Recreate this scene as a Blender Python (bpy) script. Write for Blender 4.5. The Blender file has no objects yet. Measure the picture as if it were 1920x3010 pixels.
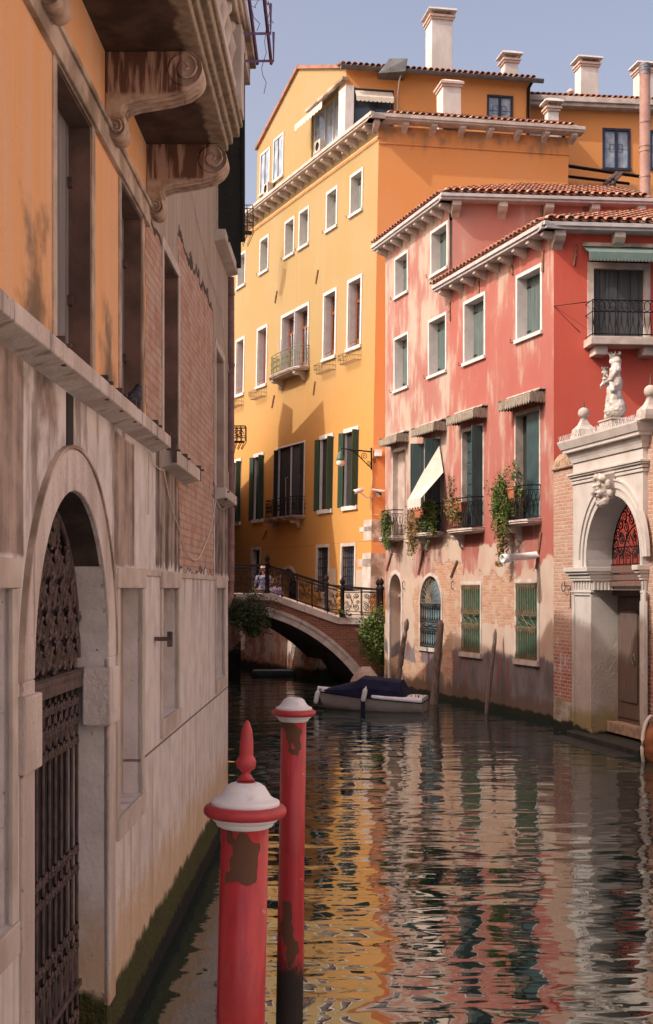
import bpy, math, random
from mathutils import Vector, Matrix
R = math.radians
rnd = random.Random(7)
C = bpy.context.scene.collection

# ------------------------------------------------------------------ camera, sky, sun, exposure
FPX, CX, HY, HC = 3750.0, 960.0, 1729.0, 3.3
cam = bpy.data.objects.new("camera", bpy.data.cameras.new("camera")); C.objects.link(cam)
cam.location = (0, 0, HC); cam.rotation_euler = (R(90), 0, 0)
cam.data.sensor_fit = 'VERTICAL'; cam.data.sensor_height = 36; cam.data.lens = 36*FPX/3010
cam.data.shift_y = (HY-1505)/3010
cam.data.clip_start = .05; cam.data.clip_end = 2000
bpy.context.scene.camera = cam
SUN_EL = 42.2
SH = Vector((.90, .436, 0)).normalized()
SUN = Vector((SH.x*math.cos(R(SUN_EL)), SH.y*math.cos(R(SUN_EL)), -math.sin(R(SUN_EL))))
w = bpy.data.worlds.new("World"); bpy.context.scene.world = w; w.use_nodes = True
nt = w.node_tree; bg = nt.nodes["Background"]
sky = nt.nodes.new("ShaderNodeTexSky"); sky.sky_type = 'NISHITA'; sky.sun_disc = False
sky.sun_elevation = R(SUN_EL); sky.sun_rotation = math.atan2(-SH.x, -SH.y)
sky.air_density = 1.0; sky.dust_density = 5.0; sky.ozone_density = 1.0
tn = nt.nodes.new('ShaderNodeMix'); tn.data_type = 'RGBA'; tn.blend_type = 'MULTIPLY'; tn.inputs[0].default_value = 1; tn.inputs[7].default_value = (1.12, .88, .77, 1)   # pale lavender air
nt.links.new(sky.outputs[0], tn.inputs[6]); nt.links.new(tn.outputs[2], bg.inputs[0]); bg.inputs[1].default_value = .15
sl = bpy.data.objects.new("sun", bpy.data.lights.new("sun", 'SUN')); C.objects.link(sl)
sl.data.energy = 2.0; sl.data.angle = R(.55); sl.data.color = (1, .95, .87)
sl.rotation_euler = (-SUN).to_track_quat('Z', 'Y').to_euler()
vs = bpy.context.scene.view_settings
vs.view_transform = 'Standard'; vs.look = 'None'; vs.gamma = 1; vs.use_curve_mapping = False
vs.exposure = .88

# ------------------------------------------------------------------ node helper
class S:
    def __init__(s, t, o): s.t = t; s.o = o
    def m(s, op, *a, clamp=False):
        n = s.t.nodes.new("ShaderNodeMath"); n.operation = op; n.use_clamp = clamp
        for i, x in enumerate((s,)+a):
            if isinstance(x, S): s.t.links.new(x.o, n.inputs[i])
            else: n.inputs[i].default_value = x
        return S(s.t, n.outputs[0])
    def __add__(s, b): return s.m('ADD', b)
    def __sub__(s, b): return s.m('SUBTRACT', b)
    def __mul__(s, b): return s.m('MULTIPLY', b)
    def mn(s, b): return s.m('MINIMUM', b)
    def mx(s, b): return s.m('MAXIMUM', b)
    def inv(s): return (s*-1)+1
    def step(s, a, b):
        n = s.t.nodes.new("ShaderNodeMapRange"); n.clamp = True; n.interpolation_type = 'SMOOTHSTEP'
        s.t.links.new(s.o, n.inputs[0]); n.inputs[1].default_value = a; n.inputs[2].default_value = b
        return S(s.t, n.outputs[0])
class Mt:
    """small material builder"""
    def __init__(s, name, rough=.8, spec=.3):
        s.mat = bpy.data.materials.new(name); s.mat.use_nodes = True; s.t = s.mat.node_tree
        s.b = s.t.nodes["Principled BSDF"]; s.b.inputs["Roughness"].default_value = rough
        s.b.inputs["Specular IOR Level"].default_value = spec
        s.tc = s.t.nodes.new("ShaderNodeTexCoord"); s.obj = s.tc.outputs["Object"]
        sx = s.t.nodes.new("ShaderNodeSeparateXYZ"); s.t.links.new(s.obj, sx.inputs[0])
        s.x, s.y, s.z = [S(s.t, sx.outputs[i]) for i in range(3)]
    def mapv(s, sc=(1, 1, 1), off=(0, 0, 0), src=None):
        n = s.t.nodes.new("ShaderNodeMapping"); n.inputs["Scale"].default_value = sc; n.inputs["Location"].default_value = off
        s.t.links.new(src or s.obj, n.inputs[0]); return n.outputs[0]
    def noise(s, scale, det=4, sc=(1, 1, 1), off=0, rough=.55, dist=0):
        n = s.t.nodes.new("ShaderNodeTexNoise"); n.inputs["Scale"].default_value = scale
        n.inputs["Detail"].default_value = det; n.inputs["Roughness"].default_value = rough; n.inputs["Distortion"].default_value = dist
        s.t.links.new(s.mapv(sc, (off, off*1.7, off*.6)), n.inputs["Vector"]); return S(s.t, n.outputs[0])
    def rpi(s):
        n = s.t.nodes.new("ShaderNodeNewGeometry"); return S(s.t, n.outputs["Random Per Island"])
    def mix(s, f, a, b):
        n = s.t.nodes.new("ShaderNodeMix"); n.data_type = 'RGBA'
        for sock, v in ((n.inputs[0], f), (n.inputs[6], a), (n.inputs[7], b)):
            if isinstance(v, S): s.t.links.new(v.o, sock)
            elif isinstance(v, (int, float)): sock.default_value = v
            else: sock.default_value = (*v[:3], 1)
        return S(s.t, n.outputs[2])
    def box(s, u0, u1, z0, z1, soft=.12, amp=.35, nz=None):
        d = (s.x-u0).mn((s.x*-1)+u1).mn(s.z-z0).mn((s.z*-1)+z1)
        if nz is not None: d = d+((nz-.5)*amp)
        return d.step(0, soft)
    def brick(s, c1, c2, mort, bw=.26, bh=.075, ms=.010):
        cb = s.t.nodes.new("ShaderNodeCombineXYZ"); wn = (s.noise(4, 3)-.5)*.028
        s.t.links.new((s.x+s.y+wn).o, cb.inputs[0]); s.t.links.new((s.z+wn).o, cb.inputs[1])
        n = s.t.nodes.new("ShaderNodeTexBrick"); s.t.links.new(cb.outputs[0], n.inputs["Vector"])
        n.inputs["Scale"].default_value = 1; n.inputs["Brick Width"].default_value = bw; n.inputs["Row Height"].default_value = bh
        n.inputs["Mortar Size"].default_value = ms; n.inputs["Mortar Smooth"].default_value = .4; n.inputs["Bias"].default_value = 0
        n.inputs["Color1"].default_value = (*c1, 1); n.inputs["Color2"].default_value = (*c2, 1); n.inputs["Mortar"].default_value = (*mort, 1)
        return S(s.t, n.outputs[0]), S(s.t, n.outputs[1])
    def done(s, col=None, h=None, dist=.01, rough=None, strength=1):
        if col is not None:
            if isinstance(col, S): s.t.links.new(col.o, s.b.inputs["Base Color"])
            else: s.b.inputs["Base Color"].default_value = (*col, 1)
        if isinstance(rough, S): s.t.links.new(rough.o, s.b.inputs["Roughness"])
        if h is not None:
            n = s.t.nodes.new("ShaderNodeBump"); n.inputs["Distance"].default_value = dist; n.inputs["Strength"].default_value = strength
            s.t.links.new(h.o, n.inputs["Height"]); s.t.links.new(n.outputs[0], s.b.inputs["Normal"])
        return s.mat

def simple(name, c, var=.25, scale=3, rough=.8, spec=.3, bump=.004, c2=None, sc=(1, 1, 1), metal=0):
    m = Mt(name, rough, spec); n = m.noise(scale, 5, sc); c2 = c2 or tuple(x*(1-var) for x in c)
    m.b.inputs["Metallic"].default_value = metal
    return m.done(m.mix(n.step(.35, .65), c, c2), m.noise(scale*6, 4), bump)

M = {}
M['stone'] = simple('istrian_stone', (.52, .47, .43), .25, 2.5, .75, c2=(.38, .33, .29))
M['white'] = simple('white_painted_stone', (.58, .56, .55), .12, 4, .7)
M['stone_dirty'] = simple('weathered_stone', (.50, .41, .34), .3, 2.2, .85, c2=(.20, .15, .11))
M['iron'] = simple('dark_iron', (.016, .012, .012), .4, 9, .7, .12)
M['iron_rust'] = simple('rusty_iron', (.115, .080, .072), .4, 12, .75, c2=(.06, .045, .045))
M['iron_gilt'] = simple('ochre_painted_iron', (.22, .15, .08), .4, 9, .6)
M['rail_green'] = simple('faded_green_iron', (.20, .22, .12), .4, 9, .6)
M['glass'] = simple('window_glass', (.05, .07, .10), .3, 1.2, .06, .6, 0)
M['curtain_glass'] = simple('curtained_window_glass', (.38, .44, .50), .3, 2.2, .12, .6, 0, c2=(.20, .27, .36))
M['dark'] = simple('dark_interior', (.026, .024, .024), .3, 2, .9)
M['brownwood'] = simple('varnished_brown_wood', (.25, .075, .03), .3, 9, .5, c2=(.15, .045, .02))
M['canvas'] = simple('cream_canvas', (.58, .53, .46), .12, 5, .9)
M['navy'] = simple('navy_canvas', (.010, .013, .045), .3, 5, .85)
M['terra'] = simple('terracotta', (.42, .16, .08), .3, 10, .85)
M['whiteplastic'] = simple('white_plastic', (.70, .70, .68), .08, 5, .45)
M['pole_red'] = None
def board_mat(name, c, c2, n=9, rough=.75):
    m = Mt(name, rough); s = m.noise(3, 5, (8, 8, .5)); b = m.noise(.8, 3)
    g = ((m.x+m.y)*n).m('FRACT'); line = (g-.5).m('ABSOLUTE').step(.44, .49)
    col = m.mix(s.step(.3, .75), c, c2); col = m.mix(b.step(.5, .75)*.5, col, tuple(x*1.5 for x in c))
    return m.done(m.mix(line*.75, col, tuple(x*.25 for x in c)), (line*-1)+s*.2, .01)
M['shut_grey'] = board_mat('greygreen_shutter_boards', (.17, .22, .19), (.11, .15, .13))
M['shut_teal'] = board_mat('weathered_teal_shutter_boards', (.10, .14, .135), (.06, .09, .09), 8)
M['shut_green'] = board_mat('dark_green_shutter_boards', (.026, .060, .040), (.018, .042, .028), 7, .5)
M['shut_blue'] = board_mat('dark_bluegreen_shutter_boards', (.030, .058, .060), (.018, .036, .040), 7, .5)
M['shut_palazzo'] = board_mat('grey_palazzo_shutter', (.20, .19, .20), (.14, .13, .14), 5)
M['shut_slate0'] = simple('dark_slate_shutter', (.045, .05, .055), .3, 5)
M['shut_black'] = simple('black_shutter', (.022, .025, .024), .3, 30, .8)
M['wood'] = simple('grey_weathered_wood', (.24, .18, .15), .4, 6, .9, c2=(.11, .08, .065), sc=(8, 8, .6), bump=.012)
M['door'] = simple('brown_painted_door', (.145, .10, .085), .25, 4, .5, c2=(.10, .068, .058), sc=(7, 7, .5))
m = Mt('terracotta_roof_tile', .9)
r_ = m.rpi(); col = m.mix(r_.step(0, 1), (.44, .20, .13), (.28, .13, .09)); col = m.mix(m.noise(2.5, 5).step(.48, .68)*.8, col, (.15, .11, .085))
col = m.mix(r_.step(.8, .95)*.7, col, (.48, .35, .27)); M['tile'] = m.done(col, m.noise(30, 3), .004)
m = Mt('leaves', .6); r_ = m.rpi(); M['leaf'] = m.done(m.mix(r_, (.045, .10, .018), (.14, .19, .04)))
m = Mt('leaves_dark', .6); r_ = m.rpi(); M['leaf_dark'] = m.done(m.mix(r_, (.02, .045, .018), (.06, .095, .03)))
m = Mt('leaves_reddish', .6); r_ = m.rpi(); M['leaf_red'] = m.done(m.mix(r_.step(.35, .6), (.13, .18, .04), (.34, .15, .08)))
m = Mt('red_pole_paint', .38, .5)
n1 = m.noise(2.6, 3, (1, 1, .7), 3.1); n2 = m.noise(14, 4, (1, 1, .3))
chip = (n1+(n2-.5)*.12)  .step(.605, .61); gp_ = m.t.nodes.new('ShaderNodeNewGeometry'); sx_ = m.t.nodes.new('ShaderNodeSeparateXYZ'); m.t.links.new(gp_.outputs['Position'], sx_.inputs[0]); wet = (S(m.t, sx_.outputs[2])*-1+(m.noise(6, 3)-.5)*.3).step(-.50, -.36)
n3 = m.noise(30, 5, (1, 1, .12), 2); col = m.mix(n2.step(.3, .8), (.44, .028, .038), (.33, .020, .028)); col = m.mix(n3.step(.55, .75)*.35, col, (.50, .09, .09)); sc_ = m.noise(3.5, 5, (1, 1, 2.2), 21, .7).step(.665, .70); col = m.mix(sc_*.6, col, (.52, .30, .28)); ck = ((m.noise(5, 3, (3, 3, .15), 31)-.5).m('ABSOLUTE')*-1+.006).step(0, .005); col = m.mix(ck*.5, col, (.12, .012, .014)); col = m.mix(chip, col, (.10, .045, .022)); col = m.mix(wet, col, (.022, .016, .014))
M['pole_red'] = m.done(col, (chip*-1)+n2*.1, .003, (chip.mx(wet)*.45)+.36)
m = Mt('white_cap_paint', .55, .4); n1 = m.noise(9, 5)
M['pole_white'] = m.done(m.mix(n1.step(.55, .8), (.72, .73, .75), (.42, .38, .32)), m.noise(40, 3), .002)

# ------------------------------------------------------------------ facade frames
class Fr:
    """facade frame: local x along the wall (left to right seen from outside), y into the wall, z up"""
    def __init__(s, o, u, w=(0, 0, 1)):
        u = Vector((u[0], u[1], 0)).normalized(); s.u = u; s.i = Vector((-u.y, u.x, 0)); s.w = Vector(w); s.o = Vector((o[0], o[1], 0))
        s.A = Matrix((s.u, s.i, s.w)).transposed(); s.I = s.A.inverted()
        s.M = Matrix.Translation(s.o) @ Matrix((s.u, s.i, Vector((0, 0, 1)))).transposed().to_4x4()
        s.ku = s.w.dot(s.u); s.ki = s.w.dot(s.i)
    def W(s, a, d, z): return s.o+s.A @ Vector((a, d, z))
    def uv(s, px, py, d=0):
        r = Vector(((px-CX)/FPX, 1, -(py-HY)/FPX)); c = s.I @ (Vector((0, 0, HC))-s.o); b = s.I @ r
        t = (d-c.y)/b.y; l = c+b*t; return l.x, l.z
def at(px, py, Y): return Vector(((px-CX)/FPX*Y, Y, HC-(py-HY)/FPX*Y))
LEFT = Fr((-1.618, 0), (.0139, 1))
YEL = Fr((125/3750*47, 47), (.437, -1), (.0181, 0, 1))
YER = Fr((125/3750*47, 47), (5.6, 1), (.0181, 0, 1))
PK = Fr(((1628-960)/3750*31.25, 31.25), (.3227, -1))
RR = Fr(((1628-960)/3750*31.25, 31.25), (11, 1))
PO = Fr((5.34, 30), (.2187, -1))
BR = Fr((0, 44), (1, 0))

# ------------------------------------------------------------------ mesh helpers
WM = {}
class MB:
    def __init__(s): s.v = []; s.f = []; s.sm = []
    def add(s, v, f, sm=False):
        k = len(s.v); s.v += [tuple(x) for x in v]; s.f += [tuple(i+k for i in q) for q in f]; s.sm += [sm]*len(f); return s
    def box(s, x0, x1, y0, y1, z0, z1):
        v = [(x, y, z) for x in (x0, x1) for y in (y0, y1) for z in (z0, z1)]
        return s.add(v, [(0, 1, 3, 2), (4, 6, 7, 5), (0, 4, 5, 1), (2, 3, 7, 6), (0, 2, 6, 4), (1, 5, 7, 3)])
    def quad(s, *p): return s.add(p, [tuple(range(len(p)))])
    def tube(s, pts, r, n=5, cap=True):
        pts = [Vector(p) for p in pts]; L = len(pts); rs = r if isinstance(r, (list, tuple)) else [r]*L; v = []
        for i, p in enumerate(pts):
            t = (pts[min(i+1, L-1)]-pts[max(i-1, 0)])
            t = t.normalized() if t.length > 1e-9 else Vector((0, 0, 1))
            a = t.cross(Vector((0, 0, 1)));
            if a.length < .15: a = t.cross(Vector((0, 1, 0)))
            a.normalize(); b = t.cross(a)
            v += [p+(a*math.cos(6.2832*k/n)+b*math.sin(6.2832*k/n))*rs[i] for k in range(n)]
        f = [(i*n+k, i*n+(k+1) % n, (i+1)*n+(k+1) % n, (i+1)*n+k) for i in range(L-1) for k in range(n)]
        if cap: f += [tuple(range(n)), tuple(range((L-1)*n, L*n))]
        return s.add(v, f, n > 4)
    def lathe(s, prof, n=24, c=(0, 0, 0), ax=None):
        ax = Vector(ax or (0, 0, 1)).normalized(); a = ax.cross(Vector((0, 1, 0)));
        if a.length < .2: a = ax.cross(Vector((1, 0, 0)))
        a.normalize(); b = ax.cross(a); c = Vector(c); v = []
        for r, h in prof: v += [c+ax*h+(a*math.cos(6.28318*k/n)+b*math.sin(6.28318*k/n))*r for k in range(n)]
        L = len(prof); f = [(i*n+k, i*n+(k+1) % n, (i+1)*n+(k+1) % n, (i+1)*n+k) for i in range(L-1) for k in range(n)]
        f += [tuple(range(n)), tuple(range((L-1)*n, L*n))]
        return s.add(v, f, True)
    def ball(s, c, r, n=10, sq=(1, 1, 1)):
        c = Vector(c); v = [c+Vector((0, 0, -r*sq[2]))]
        for i in range(1, n):
            a = math.pi*i/n-math.pi/2
            v += [c+Vector((math.cos(a)*math.cos(6.2832*k/(n*2))*r*sq[0], math.cos(a)*math.sin(6.2832*k/(n*2))*r*sq[1], math.sin(a)*r*sq[2])) for k in range(2*n)]
        v.append(c+Vector((0, 0, r*sq[2]))); f = []; m2 = 2*n
        for k in range(m2): f.append((0, 1+(k+1) % m2, 1+k)); f.append((len(v)-1, len(v)-1-m2+k, len(v)-1-m2+(k+1) % m2))
        for i in range(n-2):
            for k in range(m2): f.append((1+i*m2+k, 1+i*m2+(k+1) % m2, 1+(i+1)*m2+(k+1) % m2, 1+(i+1)*m2+k))
        return s.add(v, f, True)
    def prism(s, poly, y0, y1):          # polygon in the x,z plane pushed from y0 to y1
        n = len(poly); v = [(x, y0, z) for x, z in poly]+[(x, y1, z) for x, z in poly]
        return s.add(v, [tuple(range(n)), tuple(range(2*n-1, n-1, -1))]+[(i, i+n, (i+1) % n+n, (i+1) % n) for i in range(n)])
    def prismx(s, poly, x0, x1):         # polygon in the y,z plane pushed along x
        n = len(poly); v = [(x0, y, z) for y, z in poly]+[(x1, y, z) for y, z in poly]
        return s.add(v, [tuple(range(n)), tuple(range(2*n-1, n-1, -1))]+[(i, i+n, (i+1) % n+n, (i+1) % n) for i in range(n)])
    def build(s, name, mat, parent=None, F=None, bevel=0, Mx=None):
        me = bpy.data.meshes.new(name); v = s.v
        if isinstance(F, Fr):
            if F.ku or F.ki: v = [(a+z*F.ku, d+z*F.ki, z) for a, d, z in v]
            Mx = F.M
        Mx = Mx or (WM[parent.name].copy() if parent is not None else Matrix.Identity(4))
        me.from_pydata(v, [], s.f); me.polygons.foreach_set('use_smooth', s.sm); me.materials.append(M[mat] if isinstance(mat, str) else mat)
        o = bpy.data.objects.new(name, me); C.objects.link(o)
        WM[o.name] = Mx
        if parent is not None:
            o.parent = parent; o.matrix_basis = WM[parent.name].inverted() @ Mx
        else: o.matrix_basis = Mx
        if bevel:
            b = o.modifiers.new('bevel', 'BEVEL'); b.width = bevel; b.segments = 2; b.limit_method = 'ANGLE'
        return o
def tag(o, label, cat, group=None, kind=None):
    o['label'] = label; o['category'] = cat
    if group: o['group'] = group
    if kind: o['kind'] = kind
    return o
def thing(name, label, cat, loc, group=None, Mx=None):
    o = bpy.data.objects.new(name, None); C.objects.link(o); o.empty_display_size = .3
    WM[o.name] = Mx or Matrix.Translation(Vector(loc)); o.matrix_basis = WM[o.name]
    return tag(o, label, cat, group)
def spiral(cx, cz, r0, r1, a0, turns, y=0, n=None):
    n = n or int(abs(turns)*12)+3
    return [(cx+(r0+(r1-r0)*i/n)*math.cos(a0+turns*6.2832*i/n), y, cz+(r0+(r1-r0)*i/n)*math.sin(a0+turns*6.2832*i/n)) for i in range(n+1)]
def arc(cx, cz, r, a0, a1, n=12): return [(cx+r*math.cos(R(a0+(a1-a0)*i/n)), cz+r*math.sin(R(a0+(a1-a0)*i/n))) for i in range(n+1)]

def wall(F, name, mat, parent, u0, u1, z0, z1, holes=(), rev=.25, d=0):
    """wall sheet with rectangular or arched openings (hole: u0,u1,z0,z1[,depth[,arch]]); arch rises from z1"""
    m = MB(); hs = []
    for h in holes:
        a, b, c, e = h[:4]; dp = h[4] if len(h) > 4 else rev; ar = len(h) > 5 and h[5]
        hs.append((a, b, c, e+(b-a)/2 if ar else e, dp, e if ar else None))
    us = sorted({u0, u1} | {x for h in hs for x in h[:2] if u0 < x < u1}); zs = sorted({z0, z1} | {x for h in hs for x in h[2:4] if z0 < x < z1})
    us = [x for i, x in enumerate(us) if i == 0 or x-us[i-1] > 1e-4]; zs = [x for i, x in enumerate(zs) if i == 0 or x-zs[i-1] > 1e-4]
    for i in range(len(us)-1):
        for j in range(len(zs)-1):
            cu, cz = (us[i]+us[i+1])/2, (zs[j]+zs[j+1])/2
            if any(h[0] < cu < h[1] and h[2] < cz < h[3] for h in hs): continue
            m.quad((us[i], d, zs[j]), (us[i+1], d, zs[j]), (us[i+1], d, zs[j+1]), (us[i], d, zs[j+1]))
    for a, b, c, e, dp, sp in hs:
        if dp <= 0: continue
        k = d+dp; top = e if sp is None else sp
        m.quad((a, d, c), (a, d, top), (a, k, top), (a, k, c)); m.quad((b, d, c), (b, k, c), (b, k, top), (b, d, top)); m.quad((a, d, c), (a, k, c), (b, k, c), (b, d, c))
        if sp is None: m.quad((a, d, e), (b, d, e), (b, k, e), (a, k, e))
        else:
            r = (b-a)/2; P = arc((a+b)/2, sp, r, 180, 0, 20)
            for i in range(20):
                p, q = P[i], P[i+1]
                m.quad((p[0], d, p[1]), (q[0], d, q[1]), (q[0], d, e), (p[0], d, e)); m.quad((p[0], d, p[1]), (p[0], k, p[1]), (q[0], k, q[1]), (q[0], d, q[1]))
    return m.build(name, mat, parent, F)
def trim(m, a, b, c, e, t, d0, d1, bt=None, sill=True):
    """rectangular surround of width t round opening a,b,c,e (inner edges)"""
    bt = t if bt is None else bt
    m.box(a-t, a, d0, d1, c, e); m.box(b, b+t, d0, d1, c, e); m.box(a-t, b+t, d0, d1, e, e+t)
    if sill: m.box(a-t-.02, b+t+.02, d0-.05, d1, c-bt, c)
def arch_ring(m, cu, sp, r, t, d0, d1, n=24):
    A = arc(cu, sp, r, 180, 0, n); B = arc(cu, sp, r+t, 180, 0, n)
    for i in range(n):
        a, b, c, e = A[i], A[i+1], B[i+1], B[i]
        v = [(p[0], y, p[1]) for y in (d0, d1) for p in (a, b, c, e)]
        m.add(v, [(0, 1, 2, 3), (4, 7, 6, 5), (0, 4, 5, 1), (2, 6, 7, 3)]+([(0, 3, 7, 4)] if i == 0 else [])+([(1, 5, 6, 2)] if i == n-1 else []))
def tiles(parent, o, e, up, ncol, length, name='roof', clip=None, cw=.24, tl=.42):
    """barrel tile slope: eave origin o, unit eave dir e, unit up-slope dir up; one mesh with its tiles"""
    m = MB(); o, e, up = Vector(o), Vector(e).normalized(), Vector(up).normalized(); nn = e.cross(up).normalized()
    if nn.z < 0: nn = -nn
    for c in range(ncol):
        s = c*cw; l0, l1 = (0, length) if clip is None else clip(s)
        if l1-l0 < .1: continue
        l0c, l1c = l0, l1
        rr_ = rnd.uniform(-.01, .01)
        k = 0; l = l0
        # channel tile below
        for half in (0, 1):
            l = l0+(0 if half else .05)
            while l < l1:
                ll = min(l+tl, l1+.05); j = rnd.uniform(-.008, .008); v = []
                for q, (L, lift) in enumerate(((l-.03, .035 if half else .012), (ll, 0))):
                    for i in range(6):
                        a = math.pi*i/5; rad = .095-(.012 if q else 0)
                        off = math.cos(a)*rad*(1 if half else 1.15); hgt = (math.sin(a)*rad*.85+.05 if half else -math.sin(a)*rad*.6+.06)
                        v.append(o+e*(s+off+(0 if half else cw/2)+j)+up*L+nn*(hgt+lift))
                n2 = len(v)//2
                f = [(i, i+1, n2+i+1, n2+i) for i in range(n2-1)]
                # thickness at the lower end
                t = [p+nn*(-.02 if half else .02) for p in v[:n2]]
                v += t; f += [(i, 2*n2+i, 2*n2+i+1, i+1) for i in range(n2-1)]
                m.add(v, f, False); l += tl
    # bedding sheet under the tiles
    P = []
    if clip is None: P = [o, o+e*ncol*cw, o+e*ncol*cw+up*length, o+up*length]
    else:
        N = ncol; lo = [(c*cw, clip(c*cw)) for c in range(N)]; lo = [q for q in lo if q[1][1]-q[1][0] > .1]
        for (s0, (a0, b0)), (s1, (a1, b1)) in zip(lo[:-1], lo[1:]):
            m.quad(o+e*s0+up*a0, o+e*s1+up*a1, o+e*s1+up*b1, o+e*s0+up*b0)
    if P: m.quad(*P)
    W0 = WM[parent.name].inverted(); m.v = [tuple(W0 @ Vector(p)) for p in m.v]
    return m.build(name, 'tile', parent)

# ================================================================== WATER
m = Mt('canal_water', .02, .5); m.b.inputs["IOR"].default_value = 2.9
m.tc.outputs["Object"]
h = m.noise(.90, 1, (.7, 1.35, 1), 0, .4, .6)*.033+m.noise(2.9, 1, (.6, 1.45, 1), 5, .5, .4)*.0085+m.noise(7.5, 1, (.6, 1.4, 1), 9)*.0005
WATER = m.done((.008, .026, .022), h, 1.0)
mb = MB(); mb.quad((-200, -100, 0), (200, -100, 0), (200, 300, 0), (-200, 300, 0))
o = mb.build('water', WATER); o['kind'] = 'structure'
rg = random.Random(9); mb = MB()
for k in range(46):
    y = rg.uniform(9, 33); x = (5.2-(31-y)*-.0 if rg.random() < .5 else -1.1+rg.uniform(0, .8))+rg.gauss(0, .25) if rg.random() < .6 else rg.uniform(-.8, 4.5)
    a = rg.uniform(0, 6.28); l = rg.uniform(.02, .055); mb.add([(x+l*math.cos(a+t)*(1 if i % 2 else .5), y+l*math.sin(a+t)*(1 if i % 2 else .5), .006) for i, t in enumerate((0, 1.57, 3.14, 4.71))], [(0, 1, 2, 3)])
o = mb.build('floating_leaves', simple('floating_debris', (.22, .17, .07), .4, 9)); o['label'] = 'scattered small leaves floating on the dark canal water'; o['category'] = 'leaves'; o['kind'] = 'stuff'
mb = MB(); mb.quad((-200, -100, -1.6), (200, -100, -1.6), (200, 300, -1.6), (-200, 300, -1.6))
o = mb.build('canal_bed', simple('mud', (.06, .05, .035))); o['kind'] = 'structure'

# ================================================================== LEFT PALAZZO
m = Mt('palazzo_wall', .88)
big = m.noise(.9, 4); med = m.noise(3.5, 6); streak = m.noise(2.2, 5, (2.6, 1, .22)); fine = m.noise(26, 5); streak2 = m.noise(3.2, 5, (2.2, 1, .16), 4, .6)
stone = m.mix(med.step(.35, .7), (.64, .61, .60), (.52, .49, .475)); stone = m.mix(streak.step(.52, .70)*.55, stone, (.34, .27, .24)); stone = m.mix(streak2.step(.6, .72)*m.z.step(3.2, 4.2)*.6, stone, (.20, .16, .14))
ochre = m.mix(streak.step(.35, .7), (.70, .37, .165), (.66, .41, .25)); ochre = m.mix(streak2.step(.5, .75)*.5, ochre, (.66, .46, .30))
stucco = m.mix(streak.step(.3, .7), (.40, .33, .27), (.29, .24, .19)); stucco = m.mix(streak2.step(.6, .8)*.6, stucco, (.17, .14, .11))
bc, bf = m.brick((.40, .19, .13), (.50, .31, .23), (.34, .27, .23)); bc = m.mix(med.step(.4, .62)*.85, bc, (.46, .35, .29)); bc = m.mix(streak.step(.55, .7)*.5, bc, (.26, .18, .14))
col = stone
panel = m.mix((streak2*.5+med*.5).step(.36, .64), (.40, .32, .28), (.15, .115, .095))
crust = m.noise(1.6, 6, (1.6, 1, .35), 13, .7).step(.50, .62)*m.z.step(2.6, 3.8); col = m.mix(crust*.75, col, m.mix(fine, (.10, .075, .06), (.24, .18, .15)))
mp = m.box(0, 6.45, 3.45, 4.6, .03, .03, med).mx(m.box(6.5, 7.4, 3.9, 4.6, .4, .8, med)).mx(m.box(8.95, 9.85, 3.45, 4.42, .03, .05, med))
col = m.mix(mp, col, panel)
dk = m.mix((streak2*.6+med*.4).step(.38, .62), (.34, .28, .24), (.07, .055, .05))
col = m.mix(m.box(10.9, 12.75, 3.47, 4.55, .05, .3, streak2), col, dk)
col = m.mix(m.box(0, 10.42, 4.55, 12, .02, .02, med), col, ochre)
st = m.box(10.42, 30, 4.55, 14, .02, .02, med); col = m.mix(st, col, stucco)
edge = m.noise(2.6, 5, (1, 1, 1.5), 8)
d1 = m.box(10.38, 11.32, 4.5, 6.35, .03, .30, edge); d2 = m.box(12.5, 15.75, 3.46, 6.75, .03, .75, edge)
d1b = m.box(10.36, 11.34, 4.5, 6.41, .03, .30, edge); d2b = m.box(12.47, 15.80, 3.43, 6.84, .03, .75, edge)
col = m.mix(d1b.mx(d2b), col, (.05, .035, .028)); bm = d1.mx(d2); col = m.mix(bm, col, bc)  # dark rim painted round the bare brick as the plaster edge's shadow
col = m.mix(m.box(15.9, 18, 3.46, 4.55, .05, .2, streak2), col, dk)
# mould where the rain runs off the ledge, at the foot of each ochre pier
for a, b, t in ((6.35, 7.02, 5.35), (8.45, 9.1, 5.3)):
    col = m.mix(m.box(a, b, 4.3, t, .35, .9, med)*.85, col, (.10, .085, .06))
joint = ((m.x*.93).m('FRACT')-.5).m('ABSOLUTE').step(.494, .499)*m.box(8.9, 18, .3, 1.95, .01, 0)
jh = ((m.z-1.93).m('ABSOLUTE')*-1+.012).step(0, .006)*m.box(8.9, 18, .3, 3, .01, 0)
jj = joint.mx(jh); col = m.mix(jj*.8, col, (.12, .09, .07))
col = m.mix(((m.z*-1)+1.25+(med-.5)*.9).step(0, .5)*.65, col, (.50, .34, .16))
moss = ((m.z*-1)+.58+(m.noise(5, 5)-.5)*.25).step(0, .10); col = m.mix(moss, col, m.mix(med, (.035, .05, .012), (.10, .095, .03)))
weed = ((m.z*-1)+.22+(m.noise(7, 4)-.5)*.22).step(0, .06); col = m.mix(weed, col, (.012, .012, .010))
pit = m.noise(34, 4, (1, 1, .8), 15, .7).step(.65, .72); col = m.mix(pit*.45, col, (.15, .12, .10)); rust = m.noise(1.1, 4, (5, 1, .10), 25).step(.66, .72)*m.box(8.9, 18, .6, 3.3, .2, 0); col = m.mix(rust*.35, col, (.42, .22, .10))
hh = fine*.5-pit*1.2+bm*(bf*-2.0)-bm*1.6-jj+moss*fine*6
M['palazzo'] = m.done(col, hh, .012)
M['niche'] = simple('niche_plaster', (.40, .33, .29), .3, 2.5, .9, c2=(.30, .24, .21), bump=.004)
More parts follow.
